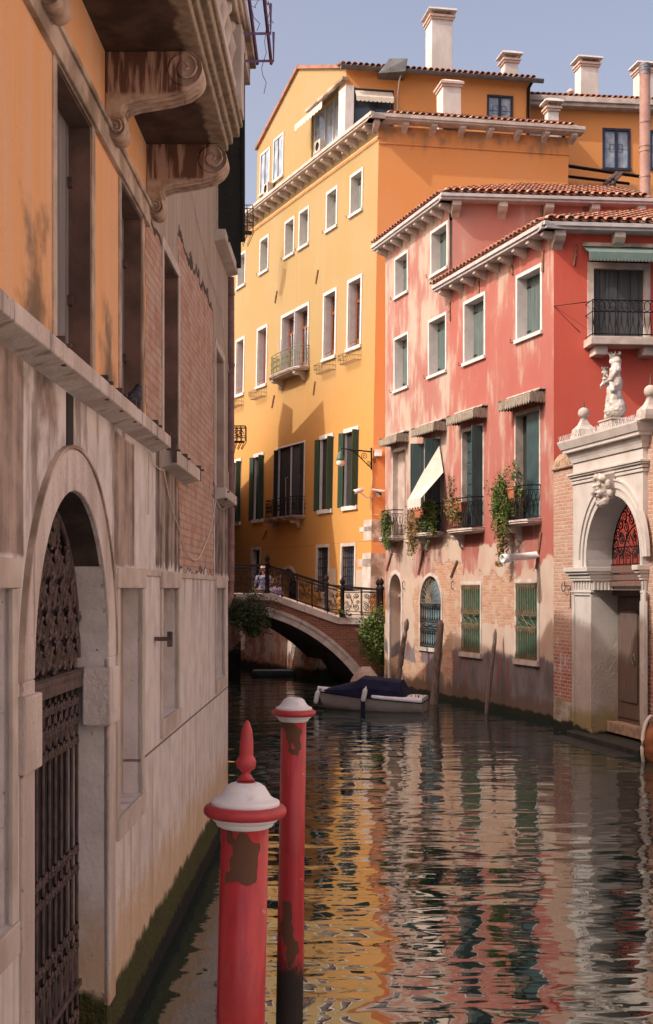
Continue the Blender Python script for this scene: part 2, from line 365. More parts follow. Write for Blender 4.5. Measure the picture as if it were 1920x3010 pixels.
M['reveal'] = simple('stained_brown_jamb', (.17, .105, .085), .3, 3, .9, c2=(.09, .06, .05))
m = Mt('stained_palazzo_stone', .85); n1 = m.noise(1.6, 6, (1.6, 1, .4)); n2 = m.noise(4, 6, (2.4, 1, .25), 3); n3 = m.noise(24, 5)
col = m.mix(n1.step(.35, .65), (.60, .55, .52), (.42, .36, .33)); col = m.mix(n2.step(.55, .68)*m.z.step(1.0, 3.6)*.7, col, (.17, .13, .11)); col = m.mix(((m.z*-1)+.9+(n1-.5)*.8).step(0, .5)*.6, col, (.45, .30, .14)); pit = m.noise(38, 4, (1, 1, 1), 5, .7).step(.64, .72); col = m.mix(pit*.5, col, (.16, .13, .11)); M['palstone'] = m.done(col, n3+n2*.4-pit*1.5, .012)
LW = thing('palazzo', 'weathered ochre and grey stone palazzo along the left bank with arched gate and balcony', 'palazzo', (-3, 8, 0))
L = LEFT
PW = [(4.7, 5.86, 4.6, 6.25, .14), (7.15, 8.15, 4.6, 6.25, .14), (9.22, 10.18, 4.6, 6.25, .14), (11.4, 12.42, 4.56, 6.33, .16), (16.05, 17.1, 4.58, 6.33, .16)]
NI = [(4.4, 6.16, 1.67, 3.3, .14), (9.12, 10.14, 1.67, 3.3, .14), (11.3, 12.34, 2.14, 3.3, .14), (16.05, 17.1, 2.14, 3.3, .14)]
GA = (6.6, 8.70, .12, 2.83, .27, True)
UW = (16.3, 17.3, 7.85, 10.0, .15)
DW = [(6.9, 7.9, 7.2, 9.4, .2), (9.0, 10, 7.2, 9.4, .2)]
wall(L, 'wall', 'palazzo', LW, 2.5, 17.75, -1, 10.6, PW+NI+[GA, UW]+DW)
mb = MB(); mb.quad((2.5, 0, -1), (2.5, 6, -1), (2.5, 6, 10.6), (2.5, 0, 10.6)); mb.quad((17.75, 0, -1), (17.75, 0, 10.6), (17.75, 6, 10.6), (17.75, 6, -1)); mb.quad((2.5, 6, -1), (17.75, 6, -1), (17.75, 6, 10.6), (2.5, 6, 10.6))
mb.build('rear_wall', 'stone_dirty', LW, L)
# upper windows of the palazzo
for i, (a, b, c, e, dp) in enumerate(PW+DW+[UW]):
    f = MB(); t = .09
    f.box(a-t, a, -.012, .05, c, e); f.box(b, b+t, -.012, .05, c, e)
    f.box(a-t, b+t, -.014, .05, e, e+(.1 if i > 2 else .012))
    wn = f.build('window', 'stone_dirty' if i < 3 else 'stone', LW, L, .006)
    s_ = MB()
    mid = (a+b)/2
    s_.box(a+.01, mid-.006, dp, dp+.04, c, e-.01).box(mid+.006, b-.01, dp, dp+.04, c, e-.01); s_.build('shutter', 'shut_palazzo' if i < 3 else 'niche', wn, L)
    r_ = MB(); r_.box(b-.012, b+.004, .004, dp, c, e); r_.box(a, b, .004, dp, e-.012, e+.002)
    r_.build('reveal', 'reveal' if i != 4 else 'niche', wn, L)
    if i < 3:
        hg = MB()
        for z in (c+.5, c+1.25): hg.box(b-.06, b-.005, dp-.03, dp, z, z+.06)
        hg.build('hinge', 'iron_rust', wn, L)
# string course above windows, ledge below them, separate sills
mb = MB(); mb.box(2.5, 10.46, -.035, .02, 6.26, 6.42); mb.box(2.5, 10.46, -.055, .02, 6.40, 6.44); mb.build('string_course', 'stone_dirty', LW, L, .006)
mb = MB(); x = 2.5
while x < 10.8:
    x2 = min(x+rnd.uniform(.85, 1.25), 10.82); mb.prismx([(-.15, 4.49), (-.15, 4.585), (-.12, 4.60), (.03, 4.60), (.03, 4.44), (-.05, 4.46)], x, x2-.006); x = x2
mb.build('ledge', 'palstone', LW, L, .008)
for a, b, z in ((11.28, 13.1, 4.52), (15.95, 17.6, 4.56), (15.9, 17.75, 7.78)):
    MB().prismx([(-.14, z-.12), (-.14, z), (.02, z), (.02, z-.16)], a, b).build('sill', 'stone', LW, L, .008)
# iron shutter dogs on the ledge
for u in (6.75, 7.98, 8.5, 9.05, 10.12, 10.85, 11.25, 12.0, 13.15, 16.1, 17.5):
    z = 4.60 if u < 11 else 4.53
    MB().box(u, u+.05, -.10, .02, z+.02, z+.035).box(u, u+.045, -.14, -.10, z-.12, z+.035).box(u, u+.05, -.17, -.14, z-.02, z-.005).build('shutter_dog', 'iron_rust', LW, L)
# lower stone band and niche surrounds
mb = MB(); mb.box(8.98, 17.7, -.016, .02, 3.40, 3.455); mb.build('band', 'stone', LW, L, .005)
for a, b, c, e, dp in NI:
    f = MB(); f.box(a-.10, a, -.02, .03, c, e); f.box(b, b+.10, -.02, .03, c, e); f.box(a-.12, b+.12, -.03, .03, e, e+.145)
    f.box(a-.1, b+.1, -.03, .03, c-.16, c-.001); nn_ = f.build('niche', 'stone', LW, L, .006)
    MB().box(a, b, dp, dp+.05, c, e).build('blind_panel', 'niche', nn_, L)
# arch surround and gate
mb = MB(); arch_ring(mb, 7.65, 2.83, 1.05, .25, -.020, .03, 28); mb.box(6.35, 6.6, -.020, .03, .1, 2.83); mb.box(8.70, 8.93, -.02, .03, .45, 2.83)
mb.build('arch_surround', 'palstone', LW, L, .01)
mb = MB(); arch_ring(mb, 7.65, 2.83, 1.30, .022, -.032, .03, 28); mb.build('arch_moulding', 'stone_dirty', LW, L)
for a, b in ((6.30, 6.66), (8.60, 8.95)):
    MB().box(a, b, -.045, .15, 2.37, 2.76).build('impost_block', 'palstone', LW, L, .012)
mb = MB(); P = arc(7.65, 2.83, 1.046, 36, 144, 20)
for p, q in zip(P[:-1], P[1:]): mb.quad((p[0], .012, p[1]), (q[0], .012, q[1]), (q[0], .262, q[1]), (p[0], .262, p[1]))
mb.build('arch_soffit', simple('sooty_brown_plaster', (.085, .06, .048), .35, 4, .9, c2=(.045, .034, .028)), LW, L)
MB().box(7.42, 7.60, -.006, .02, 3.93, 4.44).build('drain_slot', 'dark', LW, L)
mb = MB(); mb.box(6.4, 8.9, .28, .32, 0, 4.0); mb.build('gate_dark_backing', 'dark', LW, L)  # dark sheet standing in for the unlit void behind the gate
g = MB(); yg = .19
def ring(m, cx, cz, r, y, t=.012, n=14): m.tube([(cx+r*math.cos(6.2832*k/n), y, cz+r*math.sin(6.2832*k/n)) for k in range(n+1)], t, 4, False)
for k in range(13):
    u = 6.68+k*.162; g.tube([(u, yg, .2), (u, yg, 2.66)], .013, 5)
g.box(6.6, 8.7, yg-.04, yg+.03, 2.64, 2.76); g.box(6.6, 8.7, yg-.055, yg+.03, 2.72, 2.75)
for z in (.22, .62): g.box(6.6, 8.7, yg-.02, yg+.02, z-.02, z+.02)
gate = g.build('gate', 'iron_rust', LW, L)
for zs_, links in (((2.55, 2.42, 2.28), ((2.30, 2.50),)), ((1.55, 1.42), ()), ((1.02, .9), ((.62, .88),)), ((.45,), ())):
  g = MB()
  for k in range(13):
    u = 6.68+k*.162+.081
    if u > 8.68: continue
    for z in zs_:
        for s in (-1, 1):
            sp = spiral(u+s*.036, z, .034, .010, R(90 if s > 0 else 90), 1.2*s*-1, yg-.012); g.tube(sp, .009, 4, False)
    for z0, z1 in links:
        g.tube([(u-.06, yg, z0), (u, yg, (z0+z1)/2+.05), (u+.06, yg, z0)], .007, 4, False)
        g.tube([(u-.06, yg, z1), (u, yg, (z0+z1)/2-.05), (u+.06, yg, z1)], .007, 4, False)
  g.build('scrollwork', 'iron_rust', gate, L)
g = MB(); rg = random.Random(3)
for cz in (2.86, 3.05, 3.24, 3.43, 3.62, 3.78):
    hw = math.sqrt(max(0, .94**2-(cz+.06-2.83)**2)); k = 0; u = 7.65-hw+.06
    while u < 7.65+hw-.02:
        s = 1 if k % 2 else -1; rr = rg.uniform(.075, .10)
        g.tube(spiral(u, cz, rr, .018, R(270 if s > 0 else 90), s*1.6, yg-.02), [.013]*1 if False else .012, 4, False)
        g.tube([(u+rr*.2, yg, cz-.13), (u+.04*s, yg-.02, cz-.03), (u-.05*s, yg-.02, cz+.06), (u+.02, yg, cz+.14)], .011, 4, False)
        g.tube(spiral(u+.06*s, cz+.07, .045, .012, 0, -s*1.2, yg-.035), .011, 4, False)
        u += .15; k += 1
g.tube([(x, yg, z) for x, z in arc(7.65, 2.83, 1.0, 180, 0, 24)], .022, 5, False)
for k in range(9):
    a = R(180-22.5*k); g.tube([(7.65+.1*math.cos(a), yg+.01, 2.8+.1*math.sin(a)), (7.65+1.0*math.cos(a), yg+.01, 2.83+1.0*math.sin(a))], .009, 4, False)
g.build('fanlight_scrollwork', 'iron_rust', gate, L)
# balcony
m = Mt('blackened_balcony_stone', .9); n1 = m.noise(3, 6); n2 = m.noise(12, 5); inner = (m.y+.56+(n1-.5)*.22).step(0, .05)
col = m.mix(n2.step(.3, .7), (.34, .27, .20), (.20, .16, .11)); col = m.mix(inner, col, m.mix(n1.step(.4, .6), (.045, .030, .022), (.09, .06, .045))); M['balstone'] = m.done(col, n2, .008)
m = Mt('streaked_console_stone', .88); n1 = m.noise(4, 5, (1, 6, .5)); n2 = m.noise(12, 5); col = m.mix(n1.step(.4, .55), (.40, .27, .21), (.12, .06, .042)); lo = ((m.z*-1)+6.66+(n2-.5)*.1).step(0, .04).mx(((m.y*-1)-.50).step(0, .05)); M['console'] = m.done(m.mix(lo, col, m.mix(n2.step(.4, .7), (.46, .36, .29), (.30, .21, .16))), n2, .006)
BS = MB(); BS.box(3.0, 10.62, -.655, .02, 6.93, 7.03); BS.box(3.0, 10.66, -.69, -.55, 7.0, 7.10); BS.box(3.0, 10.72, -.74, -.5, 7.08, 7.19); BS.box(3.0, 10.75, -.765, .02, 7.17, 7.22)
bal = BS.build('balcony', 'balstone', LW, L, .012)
def console(u, w=.24):
    top, bot, out = 6.93, 6.36, .62; P = []
    # side profile (y, z): volute at the front, S underside, small roll at the foot
    P = [(.0, top), (-out+.03, top), (-out-.015, top-.06), (-out-.03, top-.14), (-out+.0, top-.22), (-out+.07, top-.27), (-.42, top-.305), (-.30, top-.325), (-.20, top-.34), (-.13, top-.365), (-.115, top-.40), (-.135, top-.44), (-.13, bot+.05), (-.09, bot), (-.03, bot), (.0, bot+.05)]
    m = MB(); m.prismx(P, u, u+w)
    for du in (.03, .10, .17): m.prismx([(p[0]-.012, p[1]-.012) for p in P[4:11]]+[(p[0]+.01, p[1]+.01) for p in P[10:3:-1]], u+du, u+du+.035)
    b = m.build('console', 'console', bal, L, .012)
    for c, r in (((-out+.075, top-.125), .115), ((-.075, bot+.055), .062)):
        m = MB()
        m.lathe([(r, -.012), (r*1.02, 0), (r*1.02, w), (r, w+.012)], 20, (u, c[0], c[1]), (1, 0, 0))
        m.tube([(u-.02, c[0]+(r*.92-r*.12*k/3)*math.cos(k*.52), c[1]+(r*.92-r*.12*k/3)*math.sin(k*.52)) for k in range(22)], .008, 4)
        m.build('volute', 'console', bal, L)
for u in (4.8, 6.68, 8.62, 10.42): console(u)
for k in range(22):
    u = 3.4+k*.335
    MB().lathe([(.07, 0), (.07, .05), (.045, .08), (.075, .2), (.05, .32), (.04, .36), (.05, .40), (.075, .50), (.045, .62), (.07, .65), (.07, .70)], 12, (u, -.66, 7.22)).build('baluster', 'stone', bal, L)
MB().box(3, 10.7, -.76, -.55, 7.92, 8.02).box(3, 10.75, -.79, -.52, 8.0, 8.06).build('handrail', 'stone_dirty', bal, L, .01)
for u in (3.0, 10.45): MB().box(u, u+.26, -.78, -.54, 7.22, 7.92).build('pedestal', 'stone', bal, L, .01)
MB().box(2.5, 17.9, -.30, .1, 10.35, 10.6).box(2.5, 17.95, -.38, .1, 10.6, 10.72).build('cornice', 'stone_dirty', LW, L, .01)
# downpipe at the far corner
m = MB(); m.tube([(17.86, -.03, .0+3.35), (17.86, -.03, 7.65)], .05, 12); m.tube([(17.86, -.03, 3.4), (17.80, -.03, 3.2), (17.75, .02, 3.05)], .05, 12)
for z in (3.9, 5.2, 6.4, 7.4): m.lathe([(.058, 0), (.058, .04)], 12, (17.86, -.03, z))
m.build('downpipe', simple('pinkish_metal_pipe', (.26, .15, .13), .3, 9, .6, c2=(.17, .10, .09)), LW, L)
# long black shutter standing open, and a smaller one under it
z0, z1 = 7.72, 10.10
o = MB().box(16.25, 16.30, -.345, .02, z0, z1).box(16.22, 16.25, -.355, -.32, z0, z1).build('shutter', 'shut_black', LW, L); o['label'] = 'tall black shutter standing open at right angles to the wall'
o = MB().box(17.5, 17.55, -.20, -.03, 7.70, 8.1).build('shutter', 'shut_black', LW, L)
# iron drying rack high on the wall
m = MB(); UR = 14.4
for d in (-.72, -.55, -.38, -.22): m.tube([(UR-2.4, d, 10.15-.0), (UR+.9+(.4 if d < -.5 else 0), d, 9.75)], .022, 5)
for u in (UR-2.2, UR-1.2, UR-.2, UR+.5, UR+1.1):
    z = 10.12-(u-UR+2.4)*.12; m.tube([(u, .02, z), (u, -.76, z), (u, -.76, z+.35)], .017, 5)
m.build('drying_rack', simple('blue_fringed_iron', (.13, .12, .34), .3, 9, .5, c2=(.20, .07, .09)), LW, L)  # blue and purple lens fringe put into the iron's colour
m = MB(); rg = random.Random(11)
for k in range(7):
    p = [(UR-1.6+.5*k, -.60-.02*k, 10.3)]
    for j in range(9): q = p[-1]; p.append((q[0]+rg.uniform(-.1, .14), q[1]+rg.uniform(-.05, .05), q[2]-rg.uniform(-.02, .13)))
    m.tube(p, .005, 3, False)
tag(m.build('dry_vine', 'wood', None, L), 'bare dry vine tangled in the iron rack high on the left palazzo', 'vine')
# wall hardware, cables
MB().box(10.86, 10.92, -.11, .02, 2.85, 2.885).box(10.86, 10.92, -.15, -.11, 2.80, 2.93).build('wall_hook', 'iron_rust', LW, L)
def drape(pts, r=.006):
    v = [Vector((a, -.02, z)) for a, z in pts]; out = []
    for i in range(len(v)-1):
        for k in range(6):
            t = k/6; p = v[i].lerp(v[i+1], t); p.z -= .06*math.sin(math.pi*t)*(v[i+1]-v[i]).length; out.append(p)
    out.append(v[-1]); m = MB(); m.tube(out, r, 4, False); return m
o = drape([(10.4, 3.9), (10.45, 4.42), (11.3, 4.35), (12.3, 3.9), (13.2, 3.62), (14.6, 3.78), (15.9, 4.4), (17.5, 4.45), (17.6, 4.9)]).build('cable', 'canvas', None, L)
tag(o, 'thin pale cable drooping across the bare brick of the left palazzo', 'cable')
o = drape([(13.2, 7.6), (14.6, 7.2), (15.8, 7.0), (16.6, 6.95), (17.7, 6.3)]).build('cable', 'canvas', None, L)
tag(o, 'thin pale cable looping down the grey stucco beside the black shutter', 'cable')
# ------------------------------------------------------------------ blobs (sculpted figures)
def blobs(name, mat, parts, voxel, Mx=None, parent=None, smooth=6, disp=0, dscale=.1, keep=False):
    """parts: ('e',centre,(rx,ry,rz)) ellipsoids or ('c',p0,p1,r0,r1) tapered limbs, fused into one continuous surface"""
    m = MB()
    for p in parts:
        if p[0] == 'e': m.ball(p[1], 1, 7, p[2])
        else:
            a, b, r0, r1 = Vector(p[1]), Vector(p[2]), p[3], p[4]; n = 5
            m.tube([a.lerp(b, i/n) for i in range(n+1)], [r0+(r1-r0)*i/n for i in range(n+1)], 10); m.ball(a, r0, 5); m.ball(b, r1, 5)
    o = m.build(name, mat, parent, None, 0, Mx)
    k = o.modifiers.new('remesh', 'REMESH'); k.mode = 'VOXEL'; k.voxel_size = voxel; k.use_smooth_shade = True
    k = o.modifiers.new('smooth', 'SMOOTH'); k.factor = .5; k.iterations = smooth
    if disp:
        t = bpy.data.textures.new(name+'_folds', 'CLOUDS'); t.noise_scale = dscale; t.noise_depth = 2
        k = o.modifiers.new('folds', 'DISPLACE'); k.texture = t; k.strength = disp; k.mid_level = .5; k.texture_coords = 'LOCAL'
    return o
# pigeon on the ledge
pg = at(376, 1197, 9.42); MX = L.M @ Matrix.Translation((9.42, -.07, 4.60))
pig = blobs('pigeon', simple('dark_grey_feathers', (.035, .035, .045), .4, 12, .6), [('e', (0, 0, .10), (.085, .055, .06)), ('e', (.04, -.01, .135), (.055, .045, .055)), ('e', (.075, -.015, .19), (.032, .03, .034)), ('c', (-.05, 0, .09), (-.15, .01, .05), .035, .018), ('e', (-.01, 0, .11), (.08, .06, .045)), ('c', (.10, -.02, .19), (.118, -.025, .185), .010, .004)], .009, MX, None, 2)
tag(pig, 'dark grey pigeon sitting on the stone ledge of the left palazzo', 'pigeon')
WM[pig.name] = MX
MB().tube([(.02, -.015, .05), (.02, -.015, .0), (.045, -.02, .0)], .005, 4).tube([(.0, .015, .05), (.0, .015, .0), (.025, .02, .0)], .005, 4).build('leg', 'terra', pig)

# ================================================================== MOORING POLES
def pole(name, label, base, top, sc, finial, loc, bump=0):
    ax = (Vector(top)-Vector(base)); Lh = ax.length
    q = ax.to_track_quat('Z', 'Y').to_matrix().to_4x4(); Mx = Matrix.Translation(Vector(top)) @ q; WT = Matrix.Translation(Vector(base))
    t = thing(name, label, 'mooring pole', base, 'red mooring poles with white caps')
    # local z=0 is the underside of the mouldings; shaft goes down
    WTM = Matrix.Translation(Vector((base[0], base[1], 0)))
    r = sc
    sh = MB(); n = 30; pr = [(r*1.06, -Lh), (r*1.05, -Lh*.6), (r*1.0, -Lh*.3), (r*.99, 0)]; sh.lathe(pr, 40)
    s = sh.build('shaft', 'pole_red', t, None, 0, Mx @ Matrix.Identity(4))
    MB().lathe([(r*1.0, -.01), (r*1.16, 0), (r*1.2, r*.10), (r*1.2, r*.14), (r*1.28, r*.17), (r*1.42, r*.30), (r*1.42, r*.36), (r*1.2, r*.38)], 40).build('moulding', 'pole_white', t, None, 0, Mx)
    MB().lathe([(r*1.35, r*.36)]+[(r*1.47+r*.25*math.cos(R(a)), r*.60+r*.25*math.sin(R(a))) for a in range(-80, 81, 16)]+[(r*1.3, r*.85)], 48).build('ring', 'pole_ring', t, None, 0, Mx)
    MB().lathe([(r*1.3, r*.78), (r*1.41, r*.80), (r*1.42, r*.98), (r*1.40, r*1.02), (r*1.25, r*1.07), (r*1.08, r*1.18), (r*.95, r*1.36), (r*.80, r*1.60), (r*.62, r*1.72), (r*.48, r*1.76), (r*.44, r*1.78), (r*.42, r*1.72)], 48).build('cap', 'pole_white', t, None, 0, Mx)
    if finial:
        z = r*1.72
        MB().lathe([(r*.36, z), (r*.375, z+.02), (r*.375, z+r*.16), (r*.30, z+r*.22), (r*.19, z+r*.34), (r*.17, z+r*.44), (r*.22, z+r*.52), (r*.36, z+r*.62), (r*.41, z+r*.78), (r*.41, z+r*.92), (r*.36, z+r*1.06), (r*.28, z+r*1.12), (r*.29, z+r*1.2), (r*.28, z+r*1.7), (r*.22, z+r*2.2), (r*.12, z+r*2.5), (.004, z+r*2.62)], 32).build('finial', 'pole_ring', t, None, 0, Mx)
    return t
M['pole_ring'] = simple('red_cap_paint', (.44, .04, .05), .2, 8, .42, .5, .002)
NY, FY = 6.2, 9.75
pole('mooring_pole', 'nearest red mooring pole with pointed red finial on its white cap', (at(706, 3010, NY).x-.05, NY, -1.2), at(720, 2425, NY), .1175, True, None)
pole('mooring_pole', 'farther taller red mooring pole with flat white cap and no finial', (at(852, 2960, FY).x-.02, FY, -1.2), at(863.5, 2117, FY), .098, False, None)

# ================================================================== YELLOW HOUSE
def yellow_mat(name, facade):
    m = Mt(name, .85); big = m.noise(.35, 4); med = m.noise(1.6, 6); st = m.noise(1.2, 5, (2.2, 1, .25)); fine = m.noise(20, 4)
    col = m.mix(big.step(.35, .65), (.315, .23, .098), (.32, .245, .12)); col = m.mix(st.step(.5, .8)*.5, col, (.33, .27, .16))
    low = (m.z*-1+14.5+(st-.5)*3).step(0, 6)
    if facade:
        col = m.mix(low*.9, col, (.46, .235, .06)); col = m.mix(med.step(.55, .8)*low*.4, col, (.42, .19, .05))
        gp = m.box(-4.62, -3.1, 0, 4.1, .02, .06, med).mx(m.box(-2.35, 0, 0, 4.0, .02, .06, med)); col = m.mix(gp, col, (.40, .34, .28))
        dr = m.noise(2.2, 6, (2.4, 1, .18), 17, .65).step(.56, .74); col = m.mix(dr*.30, col, (.30, .17, .08))
        line = ((m.z-5.05).m('ABSOLUTE')*-1+.02).step(0, .01); col = m.mix(line*.6, col, (.30, .12, .04))
        bc, bf = m.brick((.34, .13, .08), (.42, .2, .13), (.42, .34, .28)); lo = (m.z*-1+2.0+(med-.5)*.8).step(0, .1)
        col = m.mix(lo, col, m.mix(med.step(.4, .55), bc, (.55, .46, .40)))
    else:
        col = m.mix(.85, col, (.66, .27, .085)); col = m.mix(m.noise(.5, 5, (1, 1, .7), 8).step(.45, .65)*.35, col, (.60, .30, .14)); gr = ((m.z-19.3)+(st-.5)*2.4).step(.2, 1.0)*((m.z*-1)+20.6).step(0, .1)*.75; col = m.mix(gr*med.step(.35, .6), col, (.22, .14, .09))
    col = m.mix(((m.z*-1)+.5+(med-.5)*.5).step(0, .2), col, (.03, .03, .022))
    return m.done(col, fine+st*.5, .006)
M['yel'] = yellow_mat('yellow_facade_plaster', True); M['yer'] = yellow_mat('orange_side_plaster', False)
YH = thing('yellow_house', 'tall yellow orange canal house with white framed windows, attic and chimneys behind the bridge', 'house', (3, 52, 0))
Y = YEL
def rect(F, xl, xr, yt, yb, d=0):       # opening from the pixels of its left edge: top and bottom there
    a, zt = F.uv(xl, yt, d); _, zb = F.uv(xl, yb, d); b, _ = F.uv(xr, yt, d); return a, b, zb, zt
holes = []
def frame_win(F, P, nm, r, t, depth, dark='shut_grey', kind='closed', proud=.035, stone='white', d=0, sill=True):
    a, b, c, e = r; holes_t = .004
    f = MB(); trim(f, a+t, b-t, c+t, e-t, t, d-proud, d+depth, t, sill)
    wn = f.build(nm, stone, P, F); A, B, Cc, E = a+t, b-t, c+t, e-t; mid = (A+B)/2
    if kind == 'closed':
        MB().box(A, mid-.006, d+depth-.07, d+depth-.03, Cc, E).build('shutter', dark, wn, F); MB().box(mid+.006, B, d+depth-.07, d+depth-.03, Cc, E).build('shutter', dark, wn, F)
        h = MB()
        for z in (Cc+.2, E-.25): h.box(A+.01, A+.2, d+depth-.085, d+depth-.07, z, z+.03); h.box(B-.2, B-.01, d+depth-.085, d+depth-.07, z, z+.03)
        h.build('hinge', 'iron', wn, F)
        MB().tube([(a-.06, d-.05, c+.06), (a-.16, d-.09, c+.06), (a-.16, d-.09, c+.16)], .014, 4).build('shutter_dog', 'iron_rust', wn, F)
    elif kind == 'tall':
        dp = d+depth-.10; g = MB()
        MB().box(A, B, dp+.05, dp+.06, Cc, E).build('pane', 'glass', wn, F)
        tz = E-(E-Cc)*.27
        for x0, x1 in ((A, A+.09), (B-.09, B), (mid-.07, mid+.07)): g.box(x0, x1, dp, dp+.05, Cc, E)
        g.box(A, B, dp-.01, dp+.05, tz-.06, tz+.06); g.box(A, B, dp, dp+.05, E-.08, E); g.box(A, B, dp, dp+.05, Cc, Cc+.4)
        g.build('sash', 'brownwood', wn, F)
        j = MB()
        for x in (A+.002, B-.012):
            j.box(x, x+.01, d+.03, d+depth-.15, Cc, E)
        j.build('inner_shutter', 'white', wn, F)
        MB().tube([(A, d+.04, Cc+.22), (B, d+.04, Cc+.22)], .012, 4).build('guard_bar', 'iron_rust', wn, F)
    elif kind == 'open':
        MB().box(A, B, d+depth-.03, d+depth, Cc, E).build('pane', 'dark', wn, F)
        MB().box(A+(B-A)*.55, A+(B-A)*.72, d+depth-.07, d+depth-.04, Cc, E).build('curtain', 'niche', wn, F)
    return wn
def leaf(wn, F, hinge_u, ang, width, z0, z1, mat, d=-.04, side=1, name='shutter'):
    """shutter leaf hinged at hinge_u; ang 0 lies flat on the wall away from the opening, 90 stands straight out"""
    a = R(ang); du, dd = math.cos(a)*side, -math.sin(a); m = MB(); th = .045; nx, ny = -dd*th, du*th*1
    P = [(hinge_u, d), (hinge_u+du*width, d+dd*width)]
    q = [(P[0][0], P[0][1]), (P[1][0], P[1][1]), (P[1][0]+dd*th*side, P[1][1]-abs(du)*th), (P[0][0]+dd*th*side, P[0][1]-abs(du)*th)]
    v = [(x, y, z) for z in (z0, z1) for x, y in q]
    m.add(v, [(0, 1, 2, 3), (7, 6, 5, 4), (0, 4, 5, 1), (1, 5, 6, 2), (2, 6, 7, 3), (3, 7, 4, 0)])
    return m.build(name, mat, wn, F)
rowA = [rect(Y, 699, 724, 748, 853), rect(Y, 765.3, 791.6, 708.8, 810), rect(Y, 838.5, 867.8, 654.8, 765), rect(Y, 880.5, 910.5, 626, 740), rect(Y, 961, 994, 567, 686), rect(Y, 1031, 1069, 514, 641)]
rowB = [rect(Y, 694.5, 720.7, 1003, 1170), rect(Y, 757, 788, 965, 1148), rect(Y, 828, 910, 929, 1108), rect(Y, 952, 991.5, 864, 1069), rect(Y, 1023, 1066.5, 824.5, 1041)]
rowC = [rect(Y, 690, 711, 1352, 1545), rect(Y, 747.7, 777.7, 1333, 1528), rect(Y, 816, 897.5, 1315.5, 1548), rect(Y, 941.5, 982, 1286, 1506), rect(Y, 1012.5, 1056.5, 1264, 1497)]
rowD = [rect(Y, 739, 767.5, 1607.5, 1760), rect(Y, 930.6, 970.7, 1599, 1741), rect(Y, 1003, 1048, 1595, 1740)]
def level(rows):
    z0 = sum(r[2] for r in rows)/len(rows); z1 = sum(r[3] for r in rows)/len(rows); return [(r[0], r[1], z0, z1) for r in rows]
rowA, rowB, rowC = level(rowA), level(rowB), level(rowC)
aL, aR, _, aT = rect(Y, 822, 876, 1672, 1800); aS = aT-(aR-aL)/2; ARCHY = (aL, aR, 1.6, aS, .5, True)
holes = [(a+.03, b-.03, c+.03, e-.03, 0) for a, b, c, e in rowA+rowB+rowC+rowD]
UL = -20.0; ZT = 20.35
wall(Y, 'facade', 'yel', YH, UL, 0, -1.2, ZT, holes+[ARCHY])
for r in rowA: frame_win(Y, YH, 'window', r, .11, .36, 'shut_grey', 'closed')
for i, r in enumerate(rowB):
    if i == 2:
        a, b, c, e = r; mid = (a+b)/2; w1 = frame_win(Y, YH, 'window', (a, mid+.065, c, e), .13, .42, kind='tall'); frame_win(Y, YH, 'window', (mid-.065+.002, b, c, e), .13, .425, kind='tall')
    else: frame_win(Y, YH, 'window', r, .13, .42, kind='tall')
def wire_basket(P, F, u0, u1, z, dp=.38, h=.34, mat='iron_gilt'):
    m = MB(); r = .010
    for zz, k in ((z, 1), (z-h*.5, 1), (z-h, .75)):
        m.tube([(u0, 0, zz), (u0, -dp*k, zz), (u1, -dp*k, zz), (u1, 0, zz)], r, 4, False)
    n = 9
    for i in range(n+1):
        u = u0+(u1-u0)*i/n; m.tube([(u, -dp, z), (u, -dp, z-h*.5), (u, -dp*.75, z-h), (u, 0, z-h)], r*.8, 4, False)
    for i in range(4): m.tube(spiral(u0+(u1-u0)*(i+.5)/4, z-h*.3, .07, .02, 0, 1.3, -dp-.01), r*.8, 4, False)
    for uu in (u0, u1):
        for k in range(3): m.tube([(uu, -dp*k/3, z), (uu, -dp*k/3, z-h)], r*.8, 4, False)
    return m.build('flower_basket', mat, P, F)
for i in (0, 1, 3, 4):
    a, b, c, e = rowB[i]; wire_basket(YH, Y, a+.0, b-.02, c-.12)
